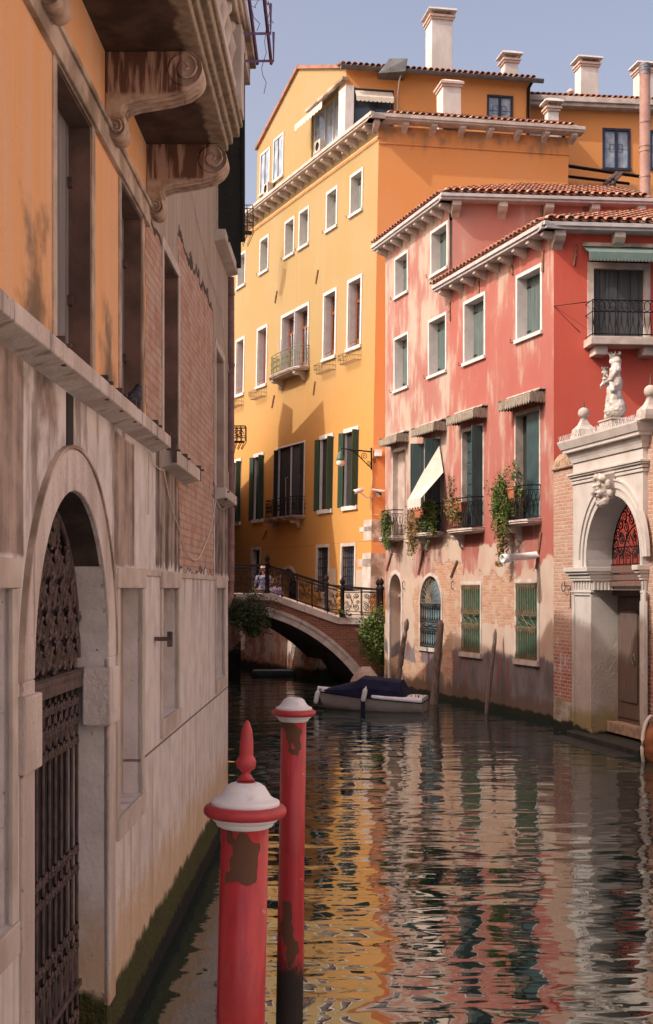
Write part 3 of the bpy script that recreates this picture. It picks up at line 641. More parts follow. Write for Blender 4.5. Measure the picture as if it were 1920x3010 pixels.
def balcony(P, F, u0, u1, z, dp, rail, h=.95, slab='stone', bow=.14, th=.16, brackets=2, iron='iron', style='scroll', rz=0):
    m = MB(); n = 12; pts = []
    for i in range(n+1):
        t = i/n; k = 1-(2*t-1)**4; pts.append((u0+(u1-u0)*t, -(dp-bow)-bow*k))
    poly = [(u0, .02)]+pts+[(u1, .02)]
    for z0, z1, g in ((z-.05, z, .04), (z-.10, z-.05, .02), (z-th, z-.10, -.03)):
        pp = [(x+(g if x > (u0+u1)/2 else -g)*(1 if 0 < i < len(poly)-1 or True else 1), y-g*(0 if y > 0 else 1)) for i, (x, y) in enumerate(poly)]; L_ = len(pp)
        m.add([(x, y, zz) for zz in (z0, z1) for x, y in pp], [tuple(range(L_)), tuple(range(2*L_-1, L_-1, -1))]+[(i, (i+1) % L_, (i+1) % L_+L_, i+L_) for i in range(L_)])
    b = m.build('balcony', slab, P, F, .006)
    for k in range(brackets):
        u = u0+(u1-u0)*(.14+.72*k/max(1, brackets-1)); MB().prismx([(0, z-th), (-dp*.8, z-th), (-dp*.85, z-th-.08), (-dp*.7, z-th-.17), (-dp*.42, z-th-.15), (-dp*.3, z-th-.2), (-dp*.2, z-th-.36), (0, z-th-.42)], u-.09, u+.09).build('bracket', slab, b, F, .01)
    g = MB(); rp = [(u0+.02, .0)]+[(x, y+.05) for x, y in pts]+[(u1-.02, .0)]
    for zz, r in ((z+h, .018), (z+h-.12, .010), (z+.07, .012)): g.tube([(x, y, zz) for x, y in rp], r, 5, False)
    # uprights and ornament along the rail path
    seg = [(Vector((x, y, 0))) for x, y in rp]; tot = sum((seg[i+1]-seg[i]).length for i in range(len(seg)-1))
    def along(s):
        for i in range(len(seg)-1):
            l = (seg[i+1]-seg[i]).length
            if s <= l: return seg[i].lerp(seg[i+1], s/l)
            s -= l
        return seg[-1]
    k = 0; s = 0
    while s < tot:
        p = along(s)
        if style == 'lyre':
            q = along(min(s+.11, tot)); r2 = along(max(s-.11, 0)); g.tube([(r2.x, r2.y, z+h-.14), (p.x, p.y, z+.3), (p.x, p.y, z+.09)], .009, 4, False); g.tube([(q.x, q.y, z+h-.14), (p.x, p.y, z+.3)], .009, 4, False)
        elif k % 4 == 0: g.tube([(p.x, p.y, z), (p.x, p.y, z+h)], .014, 4, False)
        else:
            g.tube([(p.x, p.y, z+.07), (p.x, p.y, z+h-.12)], .009, 4, False)
            if style == 'scroll':
                for zc, sg in ((z+.28, 1), (z+h-.3, -1)): g.tube([(p.x+.055*math.cos(t_*.7)*(1-t_*.06), p.y, zc+sg*.09*math.sin(t_*.7)*(1-t_*.06)) for t_ in range(11)], .008, 3, False)
        s += .125; k += 1
    g.build('railing', iron, b, F); return b
def edge_u(F, x, y, d=0): return F.uv(x, y, d)
a, b, c, e = rowB[2]
balcony(YH, Y, a-.18, b+.1, c+.10, .62, None, .85, iron='rail_green', bow=.2)
for u in (a+.05, (a+b)/2, b-.05): MB().tube([(u-.2, -.05, c+.15), (u-.2, -.08, c+1.75), (u+.05, -.08, c+1.75), (u+.05, -.05, c+.15)], .016, 4).build('guard_frame', 'white', YH, Y)
# row C: open dark green shutters
for i, r in enumerate(rowC):
    a, b, c, e = r
    if i == 2:
        wn = frame_win(Y, YH, 'window', r, .06, .14, kind='x', sill=False); MB().box(a+.06, b-.06, .11, .14, c, e).build('pane', 'dark', wn, Y)
        MB().box((a+b)/2-.015, (a+b)/2+.015, .0, .06, c, e-.1).build('mullion', 'white', wn, Y)
        leaf(wn, Y, a+.08, 92, .20, c+.05, e-.12, 'shut_black', 0, -1); leaf(wn, Y, b-.08, 92, .24, c+.05, e-.12, 'shut_black', .05, 1)
        MB().box((a+b)/2+.05, b-.10, .08, .105, c, e-.1).build('shutter', 'shut_slate0', wn, Y)
        balcony(YH, Y, a-.3, b+.1, c+.05, .55, None, .78, iron='iron', bow=.1, slab='stone_dirty')
        for u in (a-.1, (a+b)/2-.2, b-.25): MB().tube([(u, -.1, c+.1), (u, -.14, c+1.75), (u+.16, -.1, c+1.75)], .013, 4).build('guard_frame', 'stone', YH, Y)
    else:
        f = MB(); f.box(a, b, -.05, .12, e-.16, e); f.box(a-.02, b+.02, -.09, .12, c, c+.16); f.box(a, a+.05, .02, .12, c, e); f.box(b-.05, b, .02, .12, c, e)
        wn = f.build('window', 'white', YH, Y); A, B = a+.05, b-.05
        MB().box(A, B, .11, .14, c, e).build('pane', 'dark', wn, Y); MB().box(A+(B-A)*.62, A+(B-A)*(.76 if i > 2 else .70), .09, .10, c+.1, e-.1).build('curtain', 'niche', wn, Y)
        leaf(wn, Y, A, 16, .30, c+.13, e-.14, 'shut_green', -.02, -1); leaf(wn, Y, B, 92, .23, c+.13, e-.14, 'shut_green', -.02, 1)
# row D
for i, r in enumerate(rowD):
    a, b, c, e = r; f = MB(); trim(f, a+.13, b-.13, c+.05, e-.16, .13, -.03, .24, .05, False); wn = f.build('window' if i else 'doorway', 'stone', YH, Y)
    MB().box(a+.1, b-.1, .22, .26, c, e-.1).build('pane', 'dark' if i == 0 else 'glass', wn, Y)
    if i:
        g = MB()
        for k in range(7): u = a+.16+(b-a-.32)*k/6; g.tube([(u, .05, c+.05), (u, .05, e-.16)], .013, 4)
        for k in range(5): z = c+.25+(e-c-.5)*k/4; g.box(a+.13, b-.13, .03, .05, z-.02, z+.02)
        g.build('bars', 'iron', wn, Y)
f = MB(); arch_ring(f, (aL+aR)/2, aS, (aR-aL)/2, .14, -.03, .03); f.box(aL-.14, aL, -.03, .03, 1.5, aS); f.box(aR, aR+.14, -.03, .03, 1.5, aS); o = f.build('doorway', 'stone', YH, Y)
MB().box(aL-.05, aR+.05, .45, .5, 1.4, aT+.1).build('door', 'dark', o, Y)
# quoins
mb = MB()
for x0, x1, y0, y1 in ((1058, 1082, 1550, 1564), (1070.5, 1084, 1529, 1590), (1053, 1084, 1644, 1667), (1066.5, 1084, 1626, 1750)):
    a, zt = Y.uv(x0, y0); _, zb = Y.uv(x0, y1); mb.box(a, -.0, -.014, .02, zb, zt)
mb.build('quoin', 'stone', YH, Y)
# side wall, in the shade of its own angle
_, zc = YER.uv(1106, 405); sideL = YER.uv(1672, 430)[0]
wall(YER, 'side_wall', 'yer', YH, 0, sideL, -1, ZT)
for (y0, y1) in ((1528, 1590), (1626, 1750)):
    _, zt = YER.uv(1090, y0); _, zb = YER.uv(1090, y1); MB().box(.0, .55, -.014, .02, zb, zt).build('quoin', 'stone_dirty', YH, YER)
# cornice with modillions on both faces
def cornice(P, F, u0, u1, z, over, step, stone='stone', h=.2, bh=.26, bw=.15, gut=True, br='stone', phase=.3):
    m = MB(); m.box(u0, u1, -over, .03, z, z+.07); m.box(u0, u1, -over-.05, -over+.1, z+.07, z+h)
    m.box(u0, u1, -over+.1, .02, z+.071, z+h-.03)
    c = m.build('cornice', stone, P, F, .01)
    n = int((u1-u0-2*phase)/step); st = (u1-u0-2*phase)/max(1, n)
    for k in range(n+1):
        u = u0+phase+k*st; MB().prismx([(0, z), (-over*.82, z), (-over*.86, z-bh*.35), (-over*.62, z-bh*.6), (-over*.25, z-bh*.75), (0, z-bh)], u-bw/2, u+bw/2).build('modillion', br, c, F)
    return c
stepY = (Y.uv(1063, 401)[0]-Y.uv(845, 590)[0])/10
cY = cornice(YH, Y, UL, .55, 20.42, .55, stepY, 'stone', phase=.9, bh=.32, bw=.22)
cornice(YH, YER, -.5, sideL+.45, 20.42, .5, (sideL)/7.6, 'stone', phase=.35, bh=.32, bw=.2)
m = MB(); m.box(UL, .06, -.07, .02, 19.90, 19.96)
for k in range(150): u = -.02-k*.125; m.box(u-.06, u, -.06, .02, 19.82, 19.90)
m.build('dentil_band', simple('orange_dentils', (.74, .42, .20), .2), YH, Y)
MB().box(0, sideL, -.04, .02, 19.68, 19.74).build('string_course', 'yer', YH, YER)
# attic storey
dA = .55
def AP(px, py): return Y.uv(px, py, dA)
aC, _ = AP(1018, 205)
corner = Y.W(aC, dA, 0); corner0 = Vector((corner.x, corner.y, 0))
ATR = Fr((corner.x, corner.y), (5.6, 1), (.0181, 0, 1))
Pp = [(757, 590), (757, 440), (880, 200), (1018, 203)]; q = [AP(*p) for p in Pp]
zbase = 20.3; q[0] = (q[1][0], zbase); zat = q[3][1]
# attic front with its corner loggia opening
l0, lzt = AP(930, 322); lzt2 = AP(998, 262)[1]; lb = AP(930, 455)[1]
mb = MB(); uw0 = AP(915, 460)[0]; uw1 = AP(998, 300)[0]; zw0 = AP(955, 448)[1]; zw1 = AP(998, 272)[1]
MB().prism([q[0], q[1], q[2], (uw0, q[2][1]+(q[3][1]-q[2][1])*(uw0-q[2][0])/(q[3][0]-q[2][0])), (uw0, zbase)], dA, dA+.3).build('attic_wall', 'yel', YH, Y)
zq = q[2][1]+(q[3][1]-q[2][1])*(uw0-q[2][0])/(q[3][0]-q[2][0]); MB().prism([(uw0, zw1), (aC, zw1), (aC, q[3][1]), (uw0, zq)], dA, dA+.3).build('attic_lintel', 'yel', YH, Y); MB().box(uw0, aC, dA+.004, dA+.3, zbase, zw0).build('attic_parapet', 'yel', YH, Y)
# side (right) attic wall
b1, zr = ATR.uv(1560, 238); 
wL, wzt = ATR.uv(1036, 258); wR, _ = ATR.uv(1158, 258); wzb = ATR.uv(1036, 386)[1]
w2 = rect(ATR, 1432, 1508, 278, 371)
wall(ATR, 'attic_side_wall', 'yer', YH, wR, b1, zbase-.3, zat, [(w2[0]+.02, w2[1]-.02, w2[2]+.02, w2[3]-.02, 0)])
wall(ATR, 'attic_side_lintel', 'yer', YH, 0, wR, wzt, zat)
# corner pillar, glazing
pw = ATR.uv(1040, 300)[0]
MB().box(-.02, pw, -.03, .32, zbase-.3, wzt+.1).build('loggia_pillar', 'white', YH, ATR)
o = MB().box(uw1-.05, aC-.004, dA-.02, dA+.28, zbase, zw1+.05).build('loggia_pillar', 'white', YH, Y)
f = MB(); f.box(uw0, uw1, dA-.05, dA+.1, zw0-.1, zw0); f.box(uw0, uw0+.08, dA+.1, dA+.2, zw0, zw1)
for t in (.38, .68): u = uw0+(uw1-uw0)*t; f.box(u, u+.07, dA+.12, dA+.18, zw0, zw1)
wn = f.build('loggia_window', 'white', YH, Y); MB().box(uw0, uw1, dA+.18, dA+.2, zw0, zw1).build('pane', 'curtain_glass', wn, Y)
f = MB(); f.box(pw, wR, -.02, .12, wzt-.06, wzt); f.box(wR-.07, wR, -.02, .12, wzb, wzt); f.box(pw, pw+.06, -.02, .12, wzb, wzt); f.box((pw+wR)/2-.06, (pw+wR)/2+.08, .02, .12, wzb, wzt); f.box(pw, wR, -.02, .12, wzb, wzb+.06)
wn = f.build('loggia_window', simple('dark_blue_frame', (.03, .035, .06)), YH, ATR); MB().box(pw, wR, .1, .12, wzb-.3, wzt).build('pane', 'glass', wn, ATR)
MB().box(pw+(wR-pw)*.55, wR-.1, .14, .16, wzb, wzt-.5).build('curtain', 'white', wn, ATR)
MB().box(pw, wR+.02, -.03, .15, wzb-.35, wzb).build('parapet', 'white', YH, ATR)
def scallop(P, F, u0, u1, zt, zb, out, d0, mat, drop=.32, n=12, name='awning', dr=None):
    m = MB(); m.add([(u0, d0, zt), (u1, d0, zt), (u1, d0-out, zb), (u0, d0-out, zb)], [(0, 1, 2, 3)]); m.add([(u0, d0+.004, zt-.02), (u1, d0+.004, zt-.02), (u1, d0-out+.008, zb-.014), (u0, d0-out+.008, zb-.014)], [(3, 2, 1, 0)])
    for k in range(n):
        a, b = u0+(u1-u0)*k/n, u0+(u1-u0)*(k+1)/n; mid = (a+b)/2
        m.prism([(a, zb), (b, zb), (b, zb-drop*.75), (mid+(b-a)*.25, zb-drop), (mid-(b-a)*.25, zb-drop), (a, zb-drop*.75)], d0-out, d0-out+.012)
    return m.build(name, mat, P, F)
scallop(YH, Y, uw0-.1, uw1-.05, zw1+.25, zw1-.45, .75, dA, 'canvas', .28, 9)
scallop(YH, ATR, pw+.05, wR-.05, wzt-.08, wzt-.42, .30, 0, 'canvas', .20, 9)
MB().box(uw0-.3, aC+.1, dA-.2, dA+.02, zw1+.25, zw1+.36).build('ledge', 'stone_dirty', YH, Y)
f = MB(); trim(f, w2[0]+.08, w2[1]-.08, w2[2]+.08, w2[3]-.08, .08, -.04, .12); mm = (w2[0]+w2[1])/2; f.box(mm-.05, mm+.05, -.03, .1, w2[2], w2[3])
wn = f.build('window', simple('navy_window_frame', (.03, .04, .075)), YH, ATR); MB().box(w2[0], w2[1], .06, .08, w2[2], w2[3]).build('pane', 'curtain_glass', wn, ATR)
def deco(wn, F, w2):
    g = MB(); mm = (w2[0]+w2[1])/2; zc = w2[2]+(w2[3]-w2[2])*.52
    for s in (-1, 1):
        u = mm+s*.28; g.tube([(u+s*.25, .045, w2[3]-.15), (u+s*.25, .045, zc), (u-s*.18, .045, zc), (u-s*.18, .045, zc+.2), (u+.0, .045, zc+.2), (u+0, .045, zc-.12), (mm, .045, zc-.12)], .010, 3, False)
    g.build('leading', 'iron', wn, F)
deco(wn, ATR, w2)
# attic windows on the front
for r in (rect(Y, 767.5, 796, 455, 578, dA), rect(Y, 806, 836, 413, 541, dA)):
    a, b, c, e = r; f = MB(); trim(f, a+.1, b-.1, c+.1, e-.1, .1, dA-.05, dA+.02); wn = f.build('window', 'white', YH, Y); MB().box(a+.1, b-.1, dA-.02, dA-.01, c+.1, e-.1).build('pane', 'curtain_glass', wn, Y)
    MB().box((a+b)/2-.03, (a+b)/2+.03, dA-.035, dA-.02, c+.1, e-.1).box(a+.1, a+.14, dA-.035, dA-.02, c+.1, e-.1).box(b-.14, b-.1, dA-.035, dA-.02, c+.1, e-.1).build('sash', 'iron', wn, Y)
def ac_unit(P, F, px, py, d):
    u, z = F.uv(px, py, d); o = MB().box(u-.28, u+.28, d-.38, d-.1, z-.25, z+.25).build('air_conditioner', 'stone', P, F, .02)
    m = MB(); m.lathe([(.18, 0), (.18, .01)], 16, (u, d-.385, z), (0, 1, 0)); m.build('fan_grille', 'iron', o, F)
ac_unit(YH, Y, 803, 558, dA); ac_unit(YH, Y, 957, 434, dA)
# roofs
e1 = ATR.u; upR = Vector((-ATR.u.y, ATR.u.x, .30)).normalized(); O = ATR.W(-.2, -.35, zat+.0)
tiles(YH, O, e1, upR, int((b1+.45)/.24), 3.0)
MB().tube([(-.3, -.42, zat-.08), (b1+.4, -.42, zat-.08)], .10, 8).build('gutter', simple('zinc', (.20, .17, .15)), YH, ATR)
MB().tube([(b1-.12, -.08, zbase-.5), (b1-.12, -.08, zat-.3), (b1-.05, -.38, zat-.1)], .07, 8).build('downpipe', 'iron', YH, ATR)
# tile verge running over the attic front
pz = [q[1], q[2], (aC+.1, zat)]
for (x0, z0_), (x1, z1_) in zip(pz[:-1], pz[1:]):
    MB().prism([(x0-.05, z0_-.02), (x1+.02, z1_-.02), (x1+.02, z1_+.12), (x0-.05, z0_+.12)], dA-.12, dA+.5).build('roof_verge', 'tile', YH, Y)
MB().prism([(q[1][0], 0), (q[1][0], q[1][1]), q[2], (aC, zat), (aC, 0)], dA+4, dA+4.2).build('rear_wall', 'yel', YH, Y)
# lower roof strip in front of the attic
upl = Vector((-YER.u.y, YER.u.x, .40)).normalized()
tiles(YH, YER.W(.35, -.42, 20.62), YER.u, upl, int((sideL-.1)/.24), 1.75, 'roof', lambda s: (0, min(1.75, .3+s)))
# skylight box, chimneys
def chimney(P, px0, px1, pyt, pyb, Yd, cap=True, dp=None, ang=.18, mat='white', flare=.12, capb=True):
    a, b = at(px0, pyb, Yd), at(px1, pyb, Yd); zt = at(px0, pyt, Yd).z; w_ = (b.x-a.x); dp = dp or w_*.8
    T = Matrix.Translation(((a.x+b.x)/2, Yd, 0)) @ Matrix.Rotation(ang, 4, 'Z'); hw = w_/2*.93; hd = dp/2
    c = MB().box(-hw, hw, -hd, hd, a.z-.25, zt).build('chimney', 'chim', P, None, .01, T)
    m = MB(); f = flare*w_
    m.box(-hw-.05, hw+.05, -hd-.05, hd+.05, zt, zt+.10); m.box(-hw-.10, hw+.10, -hd-.10, hd+.10, zt+.10, zt+.18); m.build('brick_collar', 'terra_pale', c, None, 0, T)
    if capb:
        m = MB()
        for sx in (-1, 1):
            for sy in (-1, 1): m.box(sx*hw-.08 if sx > 0 else -hw, hw if sx > 0 else -hw+.08, hd-.08 if sy > 0 else -hd, hd if sy > 0 else -hd+.08, zt+.18, zt+.42)
        m.box(-hw+.1, hw-.1, -hd+.1, hd-.1, zt+.18, zt+.40)
        m.build('vent', 'stone_dirty', c, None, 0, T)
    z = zt+(.40 if capb else .18); e = .17 if capb else .10
    v = [(sx*(hw+e), sy*(hd+e), z-.05) for sx, sy in ((-1, -1), (1, -1), (1, 1), (-1, 1))]+[(sx*(hw+e-.03), sy*(hd+e-.03), z+.03) for sx, sy in ((-1, -1), (1, -1), (1, 1), (-1, 1))]+[(sx*hw*.7, sy*hd*.7, z+.14) for sx, sy in ((-1, -1), (1, -1), (1, 1), (-1, 1))]
    MB().add(v, [(3, 2, 1, 0), (8, 9, 10, 11)]+[(i+k, (i+1) % 4+k, (i+1) % 4+4+k, i+4+k) for k in (0, 4) for i in range(4)]).build('cap', 'white', c, None, 0, T)
    return c
M['chim'] = simple('pale_chimney_render', (.60, .58, .56), .3, 1.3, .9, c2=(.47, .45, .43), sc=(1, 1, .5)); M['terra_pale'] = simple('pinkish_brick', (.54, .41, .35), .2, 9)
chimney(YH, 1257, 1324, 73, 226, 52.6, dp=1.0); chimney(YH, 1476, 1519, 193, 232, 53.4, dp=.6)
chimney(YH, 1290, 1349, 268, 384, 48.7, capb=False, dp=.9)
sb = MB(); p0 = at(1112, 215, 50.8); p1 = at(1150, 215, 50.8); zt = at(1130, 172, 50.8).z
sb.add([(p0.x, 50.8, p0.z), (p1.x+.55, 50.6, p0.z), (p1.x+.65, 50.6, zt-.08), (p0.x+.45, 50.8, zt), (p0.x, 52.5, p0.z), (p1.x+.55, 52.5, p0.z), (p1.x+.65, 52.5, zt-.08), (p0.x+.45, 52.5, zt)], [(0, 1, 2, 3), (4, 7, 6, 5), (0, 3, 7, 4), (1, 5, 6, 2), (3, 2, 6, 7), (0, 4, 5, 1)])
sb.build('skylight', simple('grey_metal_box', (.10, .11, .12), .4, 3, .5), YH, None, 0, Matrix.Identity(4))
m = MB(); u_, z_ = ATR.uv(1170, 212); m.tube([(u_, -.5, z_), (u_+.02, -.55, z_-.25), (u_-.02, -.3, z_-.5), (u_, -.02, z_-.9), (u_, -.02, zbase)], .03, 5); m.build('cable_duct', 'white', YH, ATR)
# iron wall ties on the facade
def tie(P, F, x0, y0, x1, y1, w_=.05):
    a, b = F.uv(x0, y0), F.uv(x1, y1); m = MB(); m.tube([(a[0], -.03, a[1]), (b[0], -.03, b[1])], w_, 4); mid = ((a[0]+b[0])/2, (a[1]+b[1])/2); m.box(mid[0]-.05, mid[0]+.03, -.06, 0, mid[1]-.025, mid[1]+.025); m.build('wall_tie', 'tie', P, F)
M['tie'] = simple('rusty_tie', (.26, .14, .09), .3, 9)
for t in ((816, 855, 810, 891), (937, 793, 930, 834), (808, 1162, 801, 1199), (928, 1121, 923, 1162), (787, 1557, 775, 1585)): tie(YH, Y, *t, .035)
# back of the yellow house so it is closed
mb = MB(); b0 = Y.W(UL, 0, 0); b2 = YER.W(sideL, 0, 0)
mb.quad((b0.x, b0.y, -1), (b0.x+4, b0.y+9, -1), (b0.x+4, b0.y+9, ZT), (b0.x, b0.y, ZT)); mb.quad((b2.x, b2.y, -1), (b2.x, b2.y+9, -1), (b2.x, b2.y+9, ZT), (b2.x, b2.y, ZT)); mb.quad((b0.x, b0.y, ZT-.02), tuple(Y.W(0, .1, ZT-.02)), (b2.x, b2.y, ZT-.02), (b2.x, b2.y+9, ZT-.02), (b0.x+4, b0.y+9, ZT-.02))
mb.build('rear_wall', 'yel', YH, None, 0, Matrix.Identity(4))

# ================================================================== ORANGE HOUSE to the right behind (with roof terrace)
OB = Fr((0, 54.5), (9, 1))
OB = Fr((at(1540, 1729, 54).x, 54), (9, 1))
OH = thing('orange_house', 'orange rendered house behind the tiled roofs with three pale chimneys and pergola beams', 'house', (13, 56, 0))
wo = rect(OB, 1771, 1853, 376, 500); wo2 = rect(OB, 1909, 1965, 383, 500); wd = rect(OB, 1545, 1661, 363, 402); zo = OB.uv(1560, 318)[1]
wall(OB, 'wall', 'yer', OH, 0, 12, -1, zo, [(r[0]+.02, r[1]-.02, r[2]+.02, r[3]-.02, 0) for r in (wo, wo2, wd)])
for r in (wo, wo2):
    f = MB(); trim(f, r[0]+.1, r[1]-.1, r[2]+.1, r[3]-.1, .1, -.04, .12); mm = (r[0]+r[1])/2; f.box(mm-.06, mm+.06, -.03, .1, r[2], r[3])
    wn = f.build('window', simple('navy_frame', (.03, .04, .075)), OH, OB); MB().box(r[0], r[1], .06, .08, r[2], r[3]).build('pane', 'curtain_glass', wn, OB); deco(wn, OB, r)
f = MB(); trim(f, wd[0]+.06, wd[1]-.12, wd[2]-.6, wd[3]-.12, .12, -.04, .1, sill=False); wn = f.build('window', 'iron', OH, OB); MB().box(wd[0], wd[1], .04, .06, wd[2]-1, wd[3]).build('blind', 'white', wn, OB)
mb = MB(); mb.box(-.1, 12, -.45, .05, zo, zo+.22); mb.box(-.1, 12, -.55, -.35, zo+.15, zo+.38); mb.build('cornice', 'stone', OH, OB, .02)
tiles(OH, OB.W(0, -.4, zo+.38), OB.u, Vector((-OB.u.y, OB.u.x, .36)).normalized(), 48, 2.5)
mb = MB(); mb.quad((0, .4, -1), (0, 8, -1), (0, 8, zo), (0, .4, zo)); mb.quad((0, 8, -1), (12, 8, -1), (12, 8, zo), (0, 8, zo)); mb.build('rear_wall', 'yer', OH, OB)
chimney(OH, 1695, 1754, 205, 310, 56); chimney(OH, 1867, 1925, 222, 318, 56); chimney(OH, 1604, 1640, 332, 395, 50.5)
p = at(1677, 298, 56); MB().lathe([(.10, 0), (.14, .05), (.13, .35), (.17, .38), (.17, .42), (.1, .5), (.03, .56)], 12, (p.x, p.y, p.z)).build('chimney_pot', 'terra_pale', OH, None, 0, Matrix.Identity(4))
# pergola beams in front of the orange house, standing on the roof terrace
pv = thing('pergola', 'dark metal pergola beams crossing the roof terrace before the orange house', 'pergola', (at(1665, 600, 50)))
def bar(m, p, q_, r): m.tube([p, q_], r, 4)
m = MB(); bar(m, at(1664, 487, 50), at(1890, 520, 51), .07); bar(m, at(1664, 518, 50), at(1850, 540, 51), .06); m.build('beam', 'iron', pv, None, 0, Matrix.Identity(4))
m = MB(); bar(m, at(1663, 465, 49.8), at(1663, 620, 49.8), .05); m.build('post', 'iron', pv, None, 0, Matrix.Identity(4))
m = MB(); bar(m, at(1775, 545, 50), at(1815, 508, 50.5), .09); bar(m, at(1795, 545, 50), at(1827, 508, 50.5), .09); bar(m, at(1800, 520, 50), at(1806, 545, 50.5), .07); m.build('brace', 'iron_rust', pv, None, 0, Matrix.Identity(4))
# big flue pipe
fp = thing('flue_pipe', 'tall brown metal flue pipe with ribbed cowl rising past the orange house', 'flue pipe', at(1897, 610, 44))
x, yy = at(1896, 400, 44).x, 44; zt = at(1896, 215, 44).z; r = 15.5/3750*44
M['flue'] = simple('brown_painted_metal', (.27, .17, .14), .25, 3, .45, c2=(.22, .13, .11))
MB().lathe([(r, 13), (r, zt-.0)], 20, (x, yy, 0)).build('pipe', 'flue', fp, None, 0, Matrix.Identity(4))
m = MB()
for z in (at(0, 430, 44).z, at(0, 360, 44).z, at(0, 445, 44).z, at(0, 520, 44).z): m.lathe([(r*1.07, z-.03), (r*1.1, z), (r*1.07, z+.03)], 20, (x, yy, 0))
m.build('collar', 'flue', fp, None, 0, Matrix.Identity(4))
m = MB()
for k in range(5): z = zt-.05+k*.085; m.lathe([(r*.9, z-.035), (r*1.15, z), (r*.9, z+.035)], 20, (x, yy, 0))
m.build('cowl', simple('grey_zinc', (.20, .21, .24), .2, 5, .4), fp, None, 0, Matrix.Identity(4))

# ================================================================== PINK HOUSE and RED HOUSE (one continuous canal front)
F1 = PK; US = F1.uv(1321, 900)[0]; UPL = F1.uv(1133, 1200)[0]
def px_box(F, x0, x1, y0, y1):
    a, z1 = F.uv(x0, y0); b, z0 = F.uv(x1, y1); _, z1b = F.uv(x1, y0); _, z0b = F.uv(x0, y1); return a, b, (z0+z0b)/2, (z1+z1b)/2
def pink_mat(name, base, alt, pale, amt, lower=True):
    m = Mt(name, .88); big = m.noise(.55, 5, (1, 1, .6)); med = m.noise(2.1, 6, (1, 1, .5), 2); st = m.noise(2.0, 6, (2, 1, .3), 6, .65); fine = m.noise(22, 5); pn = m.noise(4, 5, (1, 1, 1), 3)
    col = m.mix(big.step(.35, .65), base, alt); f = ((st+big)*.5+(med-.5)*.45).step(.56-amt, .72-amt); col = m.mix(f*.8, col, pale)
    h = fine*.4
    if lower:
        bc, bf = m.brick((.40, .20, .12), (.48, .31, .21), (.42, .33, .25)); bc = m.mix(pn.step(.5, .7)*.7, bc, (.48, .39, .31))
        grey = m.mix(med.step(.4, .65), (.165, .155, .165), (.11, .09, .095)); grey = m.mix(st.step(.52, .66)*.8, grey, (.22, .07, .06));  # grime grey, darkened and cooled to deepen the shade above the water
        palep = m.mix(med.step(.4, .7), (.44, .36, .29), (.42, .29, .23))
        pb = lambda *a, s=.08, am=.9: m.box(*px_box(F1, *a), s, am, med)
        col = m.mix(((m.z*-1)+3.75+(med-.5)*1.6).step(0, .12), col, palep)
        col = m.mix(pb(1298, 1362, 1560, 1700), col, palep); col = m.mix(pb(1405, 1525, 1590, 1720), col, palep)
        col = m.mix(m.box(-1.1, 1, -1, 4.1, .1, .9, med), col, palep)
        bm = pb(1278, 1362, 1650, 1862).mx(pb(1413, 1521, 1688, 1845)).mx(pb(1216, 1238, 1730, 2020)).mx(pb(1300, 1330, 1700, 2050, am=1.2)).mx(m.box(-12, -8.2, -1, 1.1, .1, .8, med))
        eb = pb(1275, 1366, 1646, 1866, s=.03).mx(pb(1410, 1524, 1684, 1849, s=.03)); col = m.mix(eb*.0, col, (.2, .12, .09))
        col = m.mix(bm, col, bc); h = h+bm*(bf*-1.2)-bm*1.5+bm*pn*1.5
        col = m.mix(((m.z*-1)+1.60+(med-.5)*.9).step(0, .15)*bm.inv(), col, grey)
        wetb = ((m.z*-1)+.62+(st-.5)*.8).step(0, .25); col = m.mix(wetb*.85, col, (.12, .085, .06))
        moss = ((m.z*-1)+.22+(med-.5)*.3).step(0, .08); col = m.mix(moss, col, (.016, .017, .011))
    return m.done(col, h+st*.3, .012)
M['pink'] = pink_mat('weathered_pink_plaster', (.30, .13, .11), (.32, .18, .15), (.39, .35, .29), .13)
M['redf'] = pink_mat('red_pink_plaster', (.31, .097, .08), (.325, .13, .105), (.39, .33, .27), .06)
M['redside'] = pink_mat('deep_red_plaster', (.46, .080, .055), (.48, .10, .07), (.50, .25, .20), -.07, False)
M['pinkside'] = pink_mat('faded_rose_plaster', (.44, .18, .145), (.46, .24, .20), (.52, .37, .31), .05, False)
PH = thing('pink_house', 'faded pink canal house with peeling plaster and terracotta roof next to the yellow house', 'house', (4, 42, 0))
RH = thing('red_house', 'lower salmon red corner house with deep red side and awning balcony above the stone portal', 'house', (6.5, 33, 0))
wp = [rect(F1, *q) for q in ((1161, 1201, 760, 884), (1267, 1318, 682, 820), (1159, 1202, 995, 1158), (1260, 1314, 943, 1116))]
wr = [rect(F1, *q) for q in ((1363.5, 1428.5, 888.5, 1079), (1518, 1595.5, 811, 1012))]
ga = rect(F1, 1153.7, 1196.7, 1322, 1579); ha = rect(F1, 1247, 1297, 1296, 1567); ia = rect(F1, 1357.5, 1424, 1262, 1556); ja = rect(F1, 1514, 1590.5, 1214, 1531)
dA_ = rect(F1, 1146.7, 1180.8, 1688, 2060); rA_ = (dA_[1]-dA_[0])/2; DOOR = (dA_[0], dA_[1], -.3, dA_[3]-rA_, .4, True)
aw = rect(F1, 1236, 1298, 1694, 1900); rW = (aw[1]-aw[0])/2; AWN = (aw[0], aw[1], aw[2], aw[3]-rW, .18, True)
kw = rect(F1, 1355, 1417, 1707, 1916); lw = rect(F1, 1514, 1586, 1700, 1937)
inset = lambda r, t=.02: (r[0]+t, r[1]-t, r[2]+t, r[3]-t, 0)
ZR = 12.32; ZP = 14.95
wall(F1, 'facade', 'pink', PH, UPL, US, -1.2, ZP, [inset(r) for r in wp]+[inset(ga), inset(ha)]+[DOOR, AWN])
